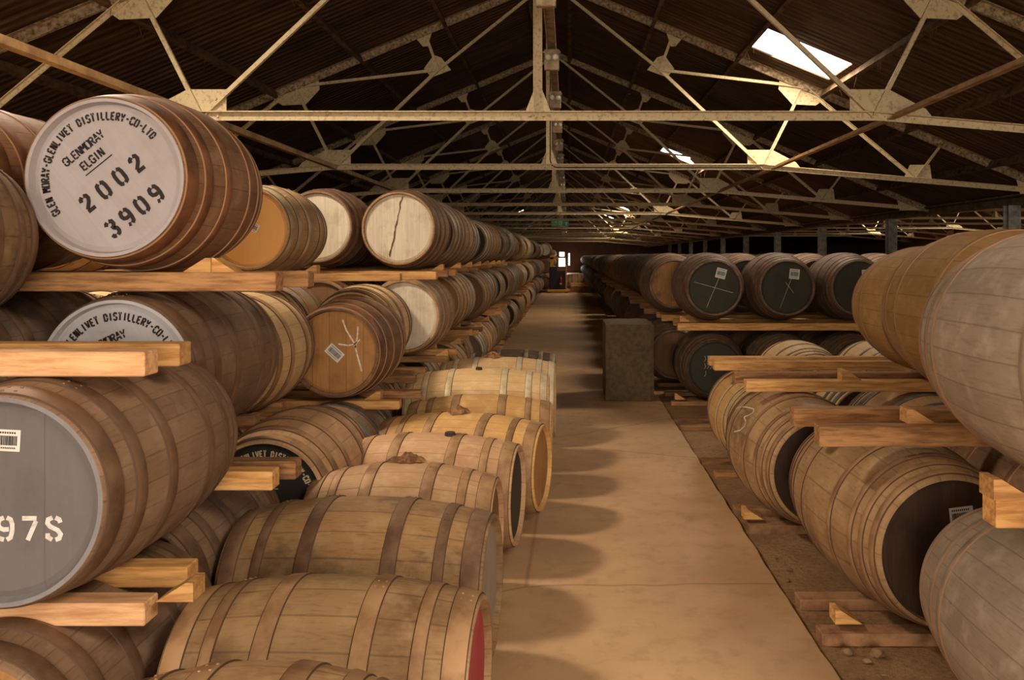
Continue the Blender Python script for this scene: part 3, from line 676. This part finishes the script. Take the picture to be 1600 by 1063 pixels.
# row D
cD2 = L_(-1.585, 5.78, 1.125, .302, .345, .95, 'rust', 'oak', 'rust', 'weathered oak cask with a chalked cross and tilted label on its head', seg=80, roll=0)
mb = MB(); ribbon(mb, [(.05,.22),(.075,.15),(.13,.06),(.15,-.02),(.18,-.13)], .011, -.0008); ribbon(mb, [(.155,.175),(.15,.1),(.135,.03)], .009, -.0008); ribbon(mb, [(.02,.055),(.09,.045),(.13,.055),(.17,.085)], .01, -.0008)
on_head(cD2, mb, 'chalk_mark', CHALK, 'white chalk cross')
barcode(cD2, -.005, -.005, .12, .075, -42)
L_(-1.6, 5.45, .42, .30, .355, .98, 'brown', 'oak', 'blue', 'brown cask with a blue-grey end hoop, low under the chalk-crossed cask', seg=64)
L_(-2.35, 5.75, 1.2, .31, .36, 1.0, 'light', 'orange', 'tan', 'pale cask in shade, second in from the chalk-crossed cask', seg=48)
L_(-3.1, 5.75, 1.2, .31, .36, 1.0, 'light', 'orange', 'tan', 'pale cask in shade, third in from the chalk-crossed cask', seg=48)
cD3 = L_(-2.19, 5.83, 1.965, .282, .325, .92, 'tan', 'orange', 'steel', 'cask with a clean orange oak head and white label, top tier behind the 2002 cask', seg=80)
barcode(cD3, .02, .02, .1, .06, -30)
L_(-2.9, 5.83, 2.0, .29, .34, .95, 'light', 'orange', 'steel', 'pale cask hidden behind the 2002 cask, next to the orange-headed one', seg=48)
L_(-3.65, 5.83, 2.0, .29, .34, .95, 'light', 'orange', 'steel', 'pale cask glimpsed under the 2002 cask, far in on the top tier', seg=48)
# row E
L_(-1.74, 6.82, 1.17, .32, .367, .9, 'light', 'oak', 'tan', 'pale cask just behind the chalk-crossed cask, middle tier', seg=64)
L_(-2.5, 6.82, 1.19, .32, .367, .9, 'grey', 'white', 'tan', 'grey cask with whitish head behind the honey-coloured and chalk-crossed casks', seg=56)
L_(-1.85, 6.65, .42, .31, .36, .95, 'grey', 'grey', 'tan', 'grey cask low behind the crosswise casks, bottom tier', seg=48)
# row F: white heads
cF3 = L_(-1.545, 7.75, 2.03, .332, .38, 1.0, 'weather', 'white', 'brown', 'cask with a cream-white head split by a dark crack, top tier', seg=80)
mb = MB(); rr = random.Random(2); pts = [(.03-.11*t+rr.uniform(-.006, .006), .29-.55*t) for t in [i/22 for i in range(23)]]
lw = [.003+.006*rr.random() for _ in pts]
mb.add([(x-w_, -.0008, z) for (x, z), w_ in zip(pts, lw)]+[(x+w_, -.0008, z) for (x, z), w_ in zip(pts, lw)], [(i, i+1, 24+i, 23+i) for i in range(22)])
on_head(cF3, mb, 'crack', plain('crack_dark', lin(92,70,50), .9), 'dark crack down the white head')
L_(-2.29, 7.75, 2.045, .325, .375, 1.0, 'brown', 'white', 'brown', 'cask with a plain whitish head, between the orange-headed and cracked white heads', seg=72)
L_(-3.05, 7.75, 2.04, .325, .375, 1.0, 'brown', 'brown', 'rust', 'cask hidden behind the orange-headed cask on the top tier', seg=48)
L_(-1.5, 7.75, 1.23, .328, .375, 1.0, 'weather', 'white', 'greytan', 'cask with a smooth white head directly under the cracked white head', seg=72)
L_(-2.27, 7.75, 1.23, .325, .375, 1.0, 'brown', 'brown', 'rust', 'middle tier cask second in beside the smooth white head', seg=48)
L_(-1.85, 7.72, .42, .31, .36, .95, 'tan', 'oak', 'tan', 'tan cask under the smooth white head, bottom tier', seg=48)
# regular rows beyond
TIER = ['bottom', 'middle', 'top']
HUE = dict(weather='weathered', patchy='patchy', pink='pinkish', brown='brown', rust='russet', tan='tan', light='pale', honey='honey-coloured', grey='grey', dark='dark', sooty='sooty', olive='olive-brown')
rr = random.Random(11)
VARL = [('brown','brown','tan'),('pink','oak','weather'),('grey','grey','steel'),('tan','oak','tan'),('weather','dark','weather'),('weather','brown','greytan'),('grey','brown','tan'),('tan','dark','steel'),('light','oak','steel'),('brown','dark','steel')]
SIZES = [(.29,.35,.88),(.305,.365,.90),(.32,.385,.93)]
nrow = 0; d = 8.85; LEFT_D = []
while d < 33:
    LEFT_D.append(d)
    for t in range(3):
        for j in range(2 if (d < 16 and t > 0) else 1):
            st, hd, hp = rr.choice(VARL); Rh, Rb, L = rr.choice(SIZES)
            Z = .05+.37+.80*t + (Rb-.37)
            lab = '%s cask, %s tier left of the aisle%s, %s row behind the white heads' % (HUE[st], TIER[t], ', second in' if j else '', ORD1[nrow])
            cask(-1.56-.80*j-(.22 if t == 0 and d < 9.5 else 0)+(rr.uniform(-.10, .07) if j == 0 else rr.uniform(-.12, -.08))+(.03 if t == 1 else 0), d+rr.uniform(-.02, .02), Z, Rh, Rb, L, st, hd, hp, lab, GL, seg=40 if d < 16 else 28, roll=rr.choice((0, 30, -40, 80, 140)), far=d > 17, yaw=rr.uniform(-3, 3) if j == 0 else 0)
    nrow += 1; d += 1.06
def far_mass(name, label, specs, group):
    mb = MB()
    for (X, y, Z, Rh, Rb, L, m, seg) in specs:
        N = 4; base = len(mb.v)
        q = MB(); q.lathe([(Rh-.03, -L/2+.03), (Rh-.02, -L/2)]+[(prof_r(-1+2*i/N, Rh, Rb), -L/2+L*i/N) for i in range(N+1)]+[(Rh-.03, L/2)], seg, m); q.disc(Rh-.03, -L/2+.03, seg, 4+m % 3)
        mb.add([(a+X, b+y+L/2, c+Z) for a, b, c in q.v], [], 0); 
        for f, mi in zip(q.f, q.mi): mb.f.append([base+i for i in f]); mb.mi.append(mi); mb.sm.append(True)
    return tag(mb.build(name, [ST['brown'], ST['rust'], ST['grey'], ST['dark'], HD['brown'], HD['dark'], HD['grey']]), label, 'casks', None, 'stuff')
sp = []; dd = d
while dd < 87:
    for t in range(0 if 42.1 < dd < 44.3 else 3): sp.append((-1.56+rr.uniform(-.05, .05), dd, .42+.8*t, .31, .365, .98, rr.choice((0, 1, 2, 0)), 16))
    dd += 1.06
far_mass('oak_casks', 'far end of the left rack, many small brown casks three high toward the wall', sp, None)

# rails of the left rack
GRL = 'timber rails of the left rack'
rail(-4.6, -1.28, 2.62, 1.415, .075, .09, TIMP, 'pinkish rail end in front, over the 978 cask', GRL)
rail(-4.6, -1.284, 2.86, 1.415, .075, .09, TIM, 'rail just behind the pinkish one, crossing the pale blue-white head', GRL)
rail(-4.6, -1.28, 2.62, .66, .07, .09, TIMP, 'short-ended pale rail under the 978 cask, front one of the pair', GRL)
rail(-4.6, -1.285, 2.92, .66, .07, .09, TIM, 'pale rail under the 978 cask, rear one of the pair', GRL)
rail(-4.6, -1.195, 3.53, 1.635, .078, .10, TIMO, 'thick weathered rail under the 2002 cask, front one of the pair', GRL)
rail(-4.6, -1.2, 3.98, 1.635, .075, .10, TIMO, 'weathered rail under the 2002 cask, rear one of the pair', GRL)
rail(-4.6, -1.21, 3.53, .82, .078, .09, TIM, 'rail end beside the black-headed cask, front one of the pair', GRL)
rail(-4.6, -1.17, 3.70, .82, .078, .09, TIMO, 'rail end beside the black-headed cask, rear one of the pair', GRL)
rail(-4.6, -1.75, 4.8, .825, .06, .09, TIMO, 'rail under the honey-coloured cask, front one', GRL); rail(-4.6, -1.75, 5.25, .825, .06, .09, TIMO, 'rail under the honey-coloured cask, rear one', GRL)
rail(-4.6, -1.17, 5.95, .715, .06, .09, TIM, 'rail under the chalk-crossed cask, front one with a wedge on it', GRL); rail(-4.6, -1.10, 6.4, .715, .06, .09, TIMO, 'rail under the chalk-crossed cask, rear one', GRL)
rail(-4.6, -1.2, 6.12, 1.60, .055, .08, TIM, 'long bright rail under the orange-headed cask, front one', GRL); rail(-4.6, -1.0, 6.5, 1.60, .06, .09, TIM, 'long rail under the orange-headed cask, rear one', GRL)
rail(-4.6, -1.25, 7.0, .74, .06, .09, TIMO, 'rail under the pale cask behind the chalk-crossed cask, front one', GRL); rail(-4.6, -1.25, 7.5, .74, .06, .09, TIMO, 'rail under the pale cask behind the chalk-crossed cask, rear one', GRL)
for t, z in ((2, 1.585), (1, .79)):
    nm = 'top' if t == 2 else 'middle'
    for q, y in enumerate((7.95, 8.5)): rail(-4.6, -1.12, y, z, .06, .09, TIM if q else TIMO, '%s rail under the %s white-headed cask' % ('front' if q == 0 else 'rear', nm), GRL)
for gi, (x0, ds) in enumerate(((-1.45, (2.55, 3.05)), (-1.4, (3.6, 4.05)), (-1.3, (4.7, 5.15)), (-1.32, (5.6, 6.1)), (-1.3, (6.9, 7.3)), (-1.3, (7.95, 8.4)))):
    for q, y in enumerate(ds): rail(-4.6, x0, y, -.035, .075 if y > 3.2 else .06, .09, TIMO, '%s ground rail under the bottom left casks, %s pair from the camera' % ('front' if q == 0 else 'rear', ORD[gi]), GRL)
for k, y in enumerate(LEFT_D):
    for t, z in ((0, 0.), (1, .79), (2, 1.59)):
        for q, dy in enumerate((.2, .72) if y < 15 else (.2,)):
            rail(-4.6 if y < 16 else -2.4, -1.18+rr.choice((-.3, -.22, -.1, 0, .06)) if t else -1.28+rr.uniform(-.04,.04), y+dy, z-.035*(t == 0), .06+.035*(t == 0)*.4, .09, rr.choice((TIM, TIMO)), '%s rail of the %s tier, %s row behind the white heads, left' % ('front' if q == 0 else 'rear', TIER[t], ORD1[k]), GRL)
# ================================================================== casks lying crosswise on the path
GC = 'casks lying crosswise along the left of the path'
def cross(u0, u1, d, R, Rh, st, hd, hp, label, yaw=0, hoops=None, roll=0, **k):
    x0 = (u0-VX)*d/F; x1 = (u1-VX)*d/F
    return cask((x0+x1)/2, d, R+.004, Rh, R, x1-x0, st, hd, hp, label, GC, yaw=yaw, roll=roll, cross=True, seg=80, hoops=hoops)
HW = ((.91,.075),(.68,.045),(.32,.062))
cross(150, 620, 2.06, .38, .31, 'weather', 'brown', 'weather', 'russet crosswise cask at the very bottom of the picture', hoops=HW)
cross(300, 752, 2.87, .342, .285, 'weather', 'red', 'weather', 'crosswise cask with a red painted head, second from the bottom', yaw=-3, hoops=HW)
c = cross(378, 772, 3.66, .366, .30, 'patchy', 'grey', 'brown', 'sooty dark crosswise cask with grey head, behind the red-headed one', yaw=-4, hoops=HW)
cC = cross(490, 778, 4.42, .350, .272, 'pink', 'brown', 'weather', 'tan crosswise cask with a torn hessian rag round its bung', yaw=-3, hoops=HW); bung(cC, 80, .0, .035, rag=True)
c = cross(535, 812, 5.14, .352, .29, 'pink', 'dark', 'weather', 'tan crosswise cask with a dark head, behind the one with the rag', yaw=-6, hoops=HW); bung(c, 92, -.12)
c = cross(595, 852, 5.86, .348, .285, 'honey', 'oak', 'tan', 'tilted honey-coloured crosswise cask with a dark stained bung', yaw=-11, hoops=HW); bung(c, 90, .03, .03, rag=True)
c = cross(640, 862, 6.54, .355, .29, 'honey', 'oak', 'tan', 'honey crosswise cask with one blackened end, behind the tilted one', hoops=HW)
c = cross(640, 858, 7.30, .405, .345, 'light', 'oak', 'pale', 'big pale crosswise cask with bright zinc hoops and a black bung', hoops=((.93,.06),(.72,.055),(.38,.055))); bung(c, 95, .0, .03)
c = cross(690, 868, 8.15, .405, .345, 'light', 'oak', 'pale', 'pale crosswise cask with zinc hoops, just behind the black-bunged one', hoops=((.93,.06),(.72,.055),(.38,.055))); bung(c, 90, .05, .035, rag=True)
c = cross(735, 868, 8.97, .395, .34, 'sooty', 'brown', 'steel', 'last crosswise cask, dark wood with pale hoops at its aisle end', hoops=((.93,.06),(.66,.05),(.32,.05)))

# ================================================================== RIGHT RACK
GR = 'casks racked right of the aisle'
def R_(*a, **k): k.setdefault('group', GR); return cask(*a, **k)
HG = ((.93,.042),(.68,.040),(.52,.040))
HB = ((.93,.04),(.80,.036),(.66,.036),(.34,.04))
R_(1.79, 2.25, .41, .33, .405, 1.30, 'grey', 'grey', 'greytan', 'big grey cask at the bottom right corner, cut by the frame', seg=96, hoops=HG)
R_(1.86, 2.35, 1.43, .36, .465, 1.30, 'grey', 'grey', 'greytan', 'very large pale grey cask filling the right edge, upper tier', seg=112, hoops=HG)
cR1 = R_(1.70, 3.84, .44, .345, .425, 1.28, 'weather', 'soot', 'weather', 'large tan cask with a sooty open-looking head and a barcode label, lower right', seg=96, hoops=HB, yaw=3)
barcode(cR1, .05, .155, .11, .095, 6)
R_(2.58, 3.9, .44, .345, .42, 1.28, 'rust', 'brown', 'rust', 'russet cask behind the large grey ones, lower tier at right edge', seg=64, hoops=HB)
R_(2.17, 3.70, 1.475, .34, .44, 1.28, 'olive', 'brown', 'olive', 'olive-brown cask on the upper tier, just behind the very large grey one', seg=96, hoops=HB)
cR2 = R_(1.555, 5.25, .44, .33, .415, 1.25, 'weather', 'soot', 'weather', 'tan cask with a chalked 3 on its side, second large one along the path', seg=80, hoops=HB, yaw=2)
chalk_pts(cR2, [(1150, 639), (1157, 636.5), (1168, 637), (1178.5, 640), (1177, 646), (1169, 650), (1163, 652), (1166, 659), (1164, 667), (1157, 673), (1148, 675)], .011, 'white chalk figure 3')
R_(2.43, 5.3, .44, .34, .415, 1.25, 'tan', 'soot', 'blue', 'tan cask in the lower tier, second in from the chalked 3 cask', seg=64, hoops=HB)
R_(2.46, 5.12, 1.42, .33, .43, 1.28, 'olive', 'brown', 'olive', 'olive-brown cask on the upper tier, farther of the two brown ones', seg=96, hoops=HB)
R_(1.60, 6.68, .42, .32, .385, 1.12, 'honey', 'soot', 'pale', 'honey cask with bright pale hoops, lower tier behind the chalked 3 cask', seg=72, hoops=HB)
R_(2.38, 6.7, .43, .33, .40, 1.15, 'light', 'brown', 'blue', 'pale cask with blue-grey hoops, second in beside the bright-hooped cask', seg=64, hoops=HB)
R_(3.2, 6.7, .43, .33, .40, 1.15, 'light', 'brown', 'blue', 'pale cask third in beside the bright-hooped cask, lower tier', seg=48, hoops=HB)
R_(3.3, 5.3, .43, .33, .41, 1.2, 'tan', 'brown', 'tan', 'tan cask deep in the lower tier behind the timber rails', seg=48, hoops=HB)
cR4 = R_(2.45, 8.45, .45, .345, .425, 1.2, 'light', 'brown', 'tan', 'pale cask with brown head stencilled 350, under the empty rails', seg=64, hoops=HB)
mb = MB(); text_line(mb, '350', 0, .17, .075, -.0005, adv=1.15, thick=.2); on_head(cR4, mb, 'stencil_lettering', CREAMP, 'cream stencilled 350')
R_(3.32, 8.45, .45, .345, .425, 1.2, 'light', 'brown', 'blue', 'pale cask right of the one stencilled 350, under the empty rails', seg=56, hoops=HB)
R_(4.2, 8.45, .45, .345, .425, 1.2, 'tan', 'brown', 'tan', 'tan cask third in beside the one stencilled 350', seg=40, hoops=HB)
# dark butts
BUTT = (.33, .425, 1.2)
def butt(x, d, t, st, hd, hp, lab, **k): return R_(x, d, .44+.957*t, BUTT[0], BUTT[1], BUTT[2], st, hd, hp, lab, hoops=HB if not k.get('far') else None, **k)
HOLD = []
for j, (x, nm, rl) in enumerate(((1.75, 'nearest the aisle', 14), (2.62, 'in the middle of the three', 28), (3.48, 'beside the olive-brown cask', 5), (4.35, 'fourth in, behind the olive-brown casks', 20), (5.2, 'fifth in, behind the olive-brown casks', 0))):
    c = butt(x, 10.2, 1, 'sooty', 'dark', 'brown', 'dark cask with blackish head and white label, upper tier, %s' % nm, seg=72 if j < 3 else 40)
    a = math.radians(60-j*4); barcode(c, math.cos(a)*.16, math.sin(a)*.2, .12, .12, -15+j*9)
    if j < 2:
        mb = MB(); q = math.radians(15 if j == 0 else 12); L1 = .28 if j == 0 else .1
        ribbon(mb, [(-.13*math.sin(q*2)-.03,-.24),(.06,.13)], .004, -.0008); ribbon(mb, [(-L1+.04 if j == 0 else -.02,.07),(L1*.8,-.06)], .004, -.0008)
        on_head(c, mb, 'chalk_mark', CHALK, 'thin chalk cross')
    c = butt(x+(-.02 if j else 0), 10.15, 0, 'dark', 'dark', 'brown', 'dark lower tier cask under the upper one %s' % nm, seg=64 if j < 2 else 40)
    if j == 0:
        mb = MB(); r2 = random.Random(4)
        for q in range(7): ribbon(mb, [(-.12+.035*(q % 3)+r2.uniform(-.01,.01), .15-.09*(q//3)), (-.11+.035*(q % 3), .11-.09*(q//3)), (-.13+.035*(q % 3), .08-.09*(q//3))], .005, -.0008)
        on_head(c, mb, 'chalk_mark', CHALK, 'faint chalk scribble')
for j, x in enumerate((1.45, 2.45, 3.42, 4.4, 5.3)):
    c = butt(x, 11.65, 1, 'sooty', 'dark' if j else 'streak', 'brown', 'dark cask, second upper row behind the labelled heads, %s from aisle' % ORD1[j], seg=48)
    if j: barcode(c, .03, .2, .12, .12, 5)
    butt(x, 11.6, 0, 'sooty', 'brown', 'brown', 'dark lower tier cask, second row behind the labelled heads, %s from aisle' % ORD1[j], seg=40)
cS = butt(1.30, 12.2, 1, 'sooty', 'streak', 'brown', 'dark cask with a streaked brown head at the aisle end, left of the labelled ones', seg=64) if False else None
d = 13.1; k = 0; RIGHT_D = []
VARR = [('dark','dark','brown'),('dark','black','brown'),('sooty','dark','brown'),('sooty','streak','brown'),('brown','brown','brown'),('dark','slate','blue')]
while d < 42:
    RIGHT_D.append(d)
    for t in range(2):
        for j in range(4 if d < 18 else 2):
            st, hd, hp = rr.choice(VARR)
            if k == 0 and t == 1 and j == 0: st, hd, hp = 'sooty', 'streak', 'brown'
            lab = '%s cask, %s tier right of aisle%s, %s row behind labelled heads' % (HUE[st], 'upper' if t else 'lower', (', second in', ', third in', ', fourth in')[j-1] if j else '', ORD1[k+2])
            butt(1.68+.9*j+(rr.uniform(-.09, .01) if j == 0 else rr.uniform(-.02, .02)), d, t, st, hd, hp, lab, far=d > 19, seg=40 if d < 19 else 28)
    k += 1; d += 1.42
sp = []
while d < 87:
    for t in range(2):
        for j in range(2): sp.append((1.68+.88*j, d, .44+.957*t, .33, .425, 1.25, rr.choice((0, 3, 3)), 16))
    d += 1.42
far_mass('oak_casks', 'far end of the right rack, many small dark casks two high toward the wall', sp, None)
GRR = 'timber rails of the right rack'
zr = E-.9
NM = {3.05: 'under the very large grey cask', 4.1: 'in front under the olive-brown casks, nearest pair', 4.62: 'rear one of the nearest pair', 5.84: 'front one of the middle pair', 6.2: 'rear one of the middle pair', 7.08: 'front one of the empty far pair', 7.36: 'rear one of the empty far pair'}
for y, x0, z, mt, nm in ((2.92, 1.44, .862, TIM, 'thick rail end between the two big grey casks'), (2.5, 1.46, .862, TIM, 'front rail under the very large grey cask, out of frame'),
                     (4.12, 1.20, .868, TIMO, 'thick weathered rail on the sooty-headed cask, front one of the nearest pair'), (4.6, 1.205, .868, TIMO, 'weathered rail on the sooty-headed cask, rear one of the nearest pair'),
                     (5.80, 1.20, .862, TIM, 'rail on the chalked 3 cask, front one of the middle pair'), (6.2, 1.20, .862, TIMO, 'rail on the chalked 3 cask, rear one of the middle pair'),
                     (7.05, 1.20, .838, TIM, 'front rail of the empty far pair over the bright-hooped cask'), (7.36, 1.21, .838, TIM, 'rear rail of the empty far pair over the bright-hooped cask')):
    rail(x0, 5.2, y, z, .095 if y < 4.8 else .075, .10, mt, nm, GRR)
for q, y in enumerate((10.42, 11.15)): rail(1.33+.04*q, 6, y, .872, .088, .1, TIM, '%s orange-lit rail under the labelled dark casks' % ('front' if q == 0 else 'rear'), GRR)
for q, y in enumerate((11.9, 12.6)): rail(1.3, 6, y, .872, .088, .1, TIM, '%s rail under the second dark row' % ('front' if q == 0 else 'rear'), GRR)
for k2, y in enumerate(RIGHT_D):
    rail(1.22+rr.uniform(-.05, .05), 3.4, y+.3, .872, .088, .1, TIMO, 'rail between tiers right of the aisle, %s row behind the labelled heads' % ORD1[k2+2], GRR)
BRK = mottled('timber_brick_brown', lin(166,124,86), lin(120,84,58), 9, .85)
for k2, (y, x0) in enumerate(((2.5, 1.35), (3.0, 1.35), (4.02, 1.18), (4.42, 1.185), (5.62, 1.18), (5.98, 1.16), (7.0, 1.2), (7.45, 1.16), (8.9, 1.17), (9.3, 1.15), (10.4, 1.25), (11.1, 1.25), (11.9, 1.25), (12.6, 1.25))):
    rail(x0, 4.4, y, -.06, .08 if y < 6.5 else .07, .11 if y < 6.5 else .1, BRK if y < 6.5 else TIMO, 'brown ground rail beside the path on the right, %s from the camera' % ORD[k2], GRR)
# wedges
WD = [(-1.20,2.64,.725,-1,'wedge on the front rail under the 978 cask',1.0),(-1.52,3.53,1.713,-1,'wedge right of the 2002 cask on the weathered rail',1),(-1.42,3.54,1.713,1,'second wedge right of the 2002 cask',1),
      (-1.37,6.0,.775,-1,'wedge beside the chalk-crossed cask',1),(-1.85,6.12,1.655,-1,'wedge right of the orange-headed cask',1),(-1.22,7.97,1.645,-1,'wedge beside the cracked white head',1),(-1.18,7.97,.85,-1,'wedge beside the smooth white head',1),
      (1.32,4.06,.045,1,'wedge under the sooty-headed cask beside the path',1.1),(1.22,5.66,.045,1,'wedge under the chalked 3 cask beside the path',1.1),(1.92,5.82,.937,1,'wedge on the middle pair of rails by the olive-brown cask',1.2),(1.72,4.2,.963,1,'wedge on the nearest pair of rails by the olive-brown cask',1.2),
      (1.34,2.92,.957,1,'wedge on the thick rail end between the grey casks',1.2),(1.42,10.42,.982,1,'wedge beside the labelled dark cask nearest the aisle',1.1),(1.36,10.4,.035,1,'wedge under the lower dark cask nearest the aisle',1.1)]
for x, y, z, s_, nm, sc in WD:
    if x > 1.3 and y < 3 and x < 1.4: x = 1.5
    wedge(x, y, z+.0005, s_, 'pale wooden '+nm, sc)
for k2, y in enumerate(LEFT_D[:7]):
    for t, z in ((1, .85), (2, 1.65)):
        wedge(-1.2, y+.2, z, -1, 'small wooden wedge, %s tier, %s row behind the white heads' % (TIER[t], ORD1[k2]))

# ================================================================== block, stones, forklift, timber stack
BLK = mottled('olive_block', lin(92,76,50), lin(74,60,40), 18, .9, bump=.5)
bm = bmesh.new(); bmesh.ops.create_cube(bm, size=1); bmesh.ops.subdivide_edges(bm, edges=bm.edges[:], cuts=11, use_grid_fill=True)
rr2 = random.Random(8)
from mathutils import noise as mnoise
for v in bm.verts:
    p = Vector((v.co.x*.6, v.co.y*.9, (v.co.z+.5)*.95))
    e = sum(1 for q in (abs(v.co.x), abs(v.co.y), abs(v.co.z)) if q > .499)
    k_ = mnoise.noise(p*7)*.012*(1 if e == 1 else 2)
    c0 = Vector((0, 0, .475)); p += (p-c0).normalized()*(k_-(.012 if e > 1 else 0)); p.z = max(0, p.z)
    v.co = p
me = bpy.data.meshes.new('block'); bm.to_mesh(me); bm.free(); me.materials.append(BLK)
blk = link('upright_block', me, None, (.752, 10.86, 0)); tag(blk, 'dark olive upright block with chipped edges, standing on the path at right', 'block')
STN = mottled('stone', lin(150,116,82), lin(110,82,58), 20, .9)
for i, (x, y, r0) in enumerate(((1.27,3.88,.022),(1.33,3.80,.016),(1.40,3.86,.028),(1.25,3.62,.012),(1.31,3.55,.010),(1.36,3.68,.009),(1.22,4.75,.012),(1.27,4.9,.016),(1.24,5.1,.010),(1.20,3.4,.01))):
    bm = bmesh.new(); bmesh.ops.create_icosphere(bm, subdivisions=2, radius=r0)
    for v in bm.verts: v.co = Vector((v.co.x*1.3, v.co.y, v.co.z*.7))*(1+.3*mnoise.noise(v.co*60+Vector((i*3, 0, 0))))
    me = bpy.data.meshes.new('stone'); bm.to_mesh(me); bm.free(); me.materials.append(STN)
    tag(link('stone', me, None, (x, y, -.033+r0*.6)), 'small brown stone on the earth beside the path', 'stone', 'loose stones beside the path')
r = empty('order_picker', (U(872,457,41.2).x, 41.5, 0)); tag(r, 'black and yellow order-picker truck parked at the far end of the aisle', 'forklift truck')
YEL = plain('truck_yellow', lin(206,142,30), .5); TB = plain('truck_black', lin(36,34,36), .5); RED = plain('extinguisher_red', lin(170,24,28), .4)
mb = MB(); mb.box(-.42, .42, -.3, .9, .16, 1.25, c=.03); mb.build('truck_body', TB, r)
mb = MB(); mb.box(-.52, .54, -.42, .9, .05, .16, c=.015); mb.build('platform', YEL, r)
mb = MB(); mb.box(-.38, -.22, -.2, .0, 1.25, 1.82); mb.box(-.38, .02, -.2, -.1, 1.62, 1.72); mb.build('mast', YEL, r)
mb = MB(); mb.box(.36, .43, -.33, -.26, .16, 1.35); mb.build('guard_post', plain('post_wood', lin(170,124,76), .7), r)
mb = MB(); mb.box(-.05, .36, -.31, -.3, 1.05, 1.2, c=.0); mb.build('control_panel', plain('panel_brown', lin(120,80,44), .5), r)
for x in (-.36, .36):
    mb = MB(); mb.tube((x-.04, -.32, .07), (x+.04, -.32, .07), .07, n=16); mb.build('wheel', TB, r)
mb = MB(); mb.tube((0,0,0), (0,0,.34), .055, n=14); mb.tube((0,0,.34), (0,0,.40), .055, .02, n=14); mb.tube((0,0,.4), (0,0,.45), .016, n=8)
fe = mb.build('fire_extinguisher', RED, None, loc=(r.location.x+.13, 41.5-.367, .36)); tag(fe, 'red fire extinguisher hung on the black truck at the end of the aisle', 'fire extinguisher')
mb = MB(); mb.box(-.058, .058, -.058, -.04, .06, .1); mb.build('label_band', PAPER, fe)
mb = MB(); mb.box(-.05,.05,.02,.064,.2,.24); mb.build('bracket', TB, fe)
for k2 in range(3):
    mb = MB()
    for q in range(5): mb.box(-.44, .44, -.5+.21*q, -.5+.21*q+.19, 0, .14, c=.004)
    tag(mb.build('timber_bundle', TIM if k2 == 2 else TIMO, None, loc=(.56, 42.2, .145*k2)), 'bundle of timber at the aisle end beside the truck, %s layer' % ('bottom', 'middle', 'top')[k2], 'timber', 'stacked timber at the aisle end')
cask(.35, 45.2, .43, .33, .39, 1.0, 'tan', 'oak', 'tan', 'tan cask lying crosswise behind the timber at the aisle end', 'casks at the aisle end', far=True, cross=True, seg=32)
cask(-1.2, 43.2, 2.1, .31, .37, 1.0, 'tan', 'white', 'tan', 'cask with a bright white head high at the far left end of the aisle', 'casks at the aisle end', far=True, seg=32)
cask(-1.15, 43.2, 1.25, .31, .37, 1.0, 'brown', 'brown', 'tan', 'brown cask under the bright white head at the far left end', 'casks at the aisle end', far=True, seg=32)
cask(-1.15, 43.2, .42, .31, .37, 1.0, 'brown', 'brown', 'tan', 'lowest brown cask in the short stack beside the truck', 'casks at the aisle end', far=True, seg=32)
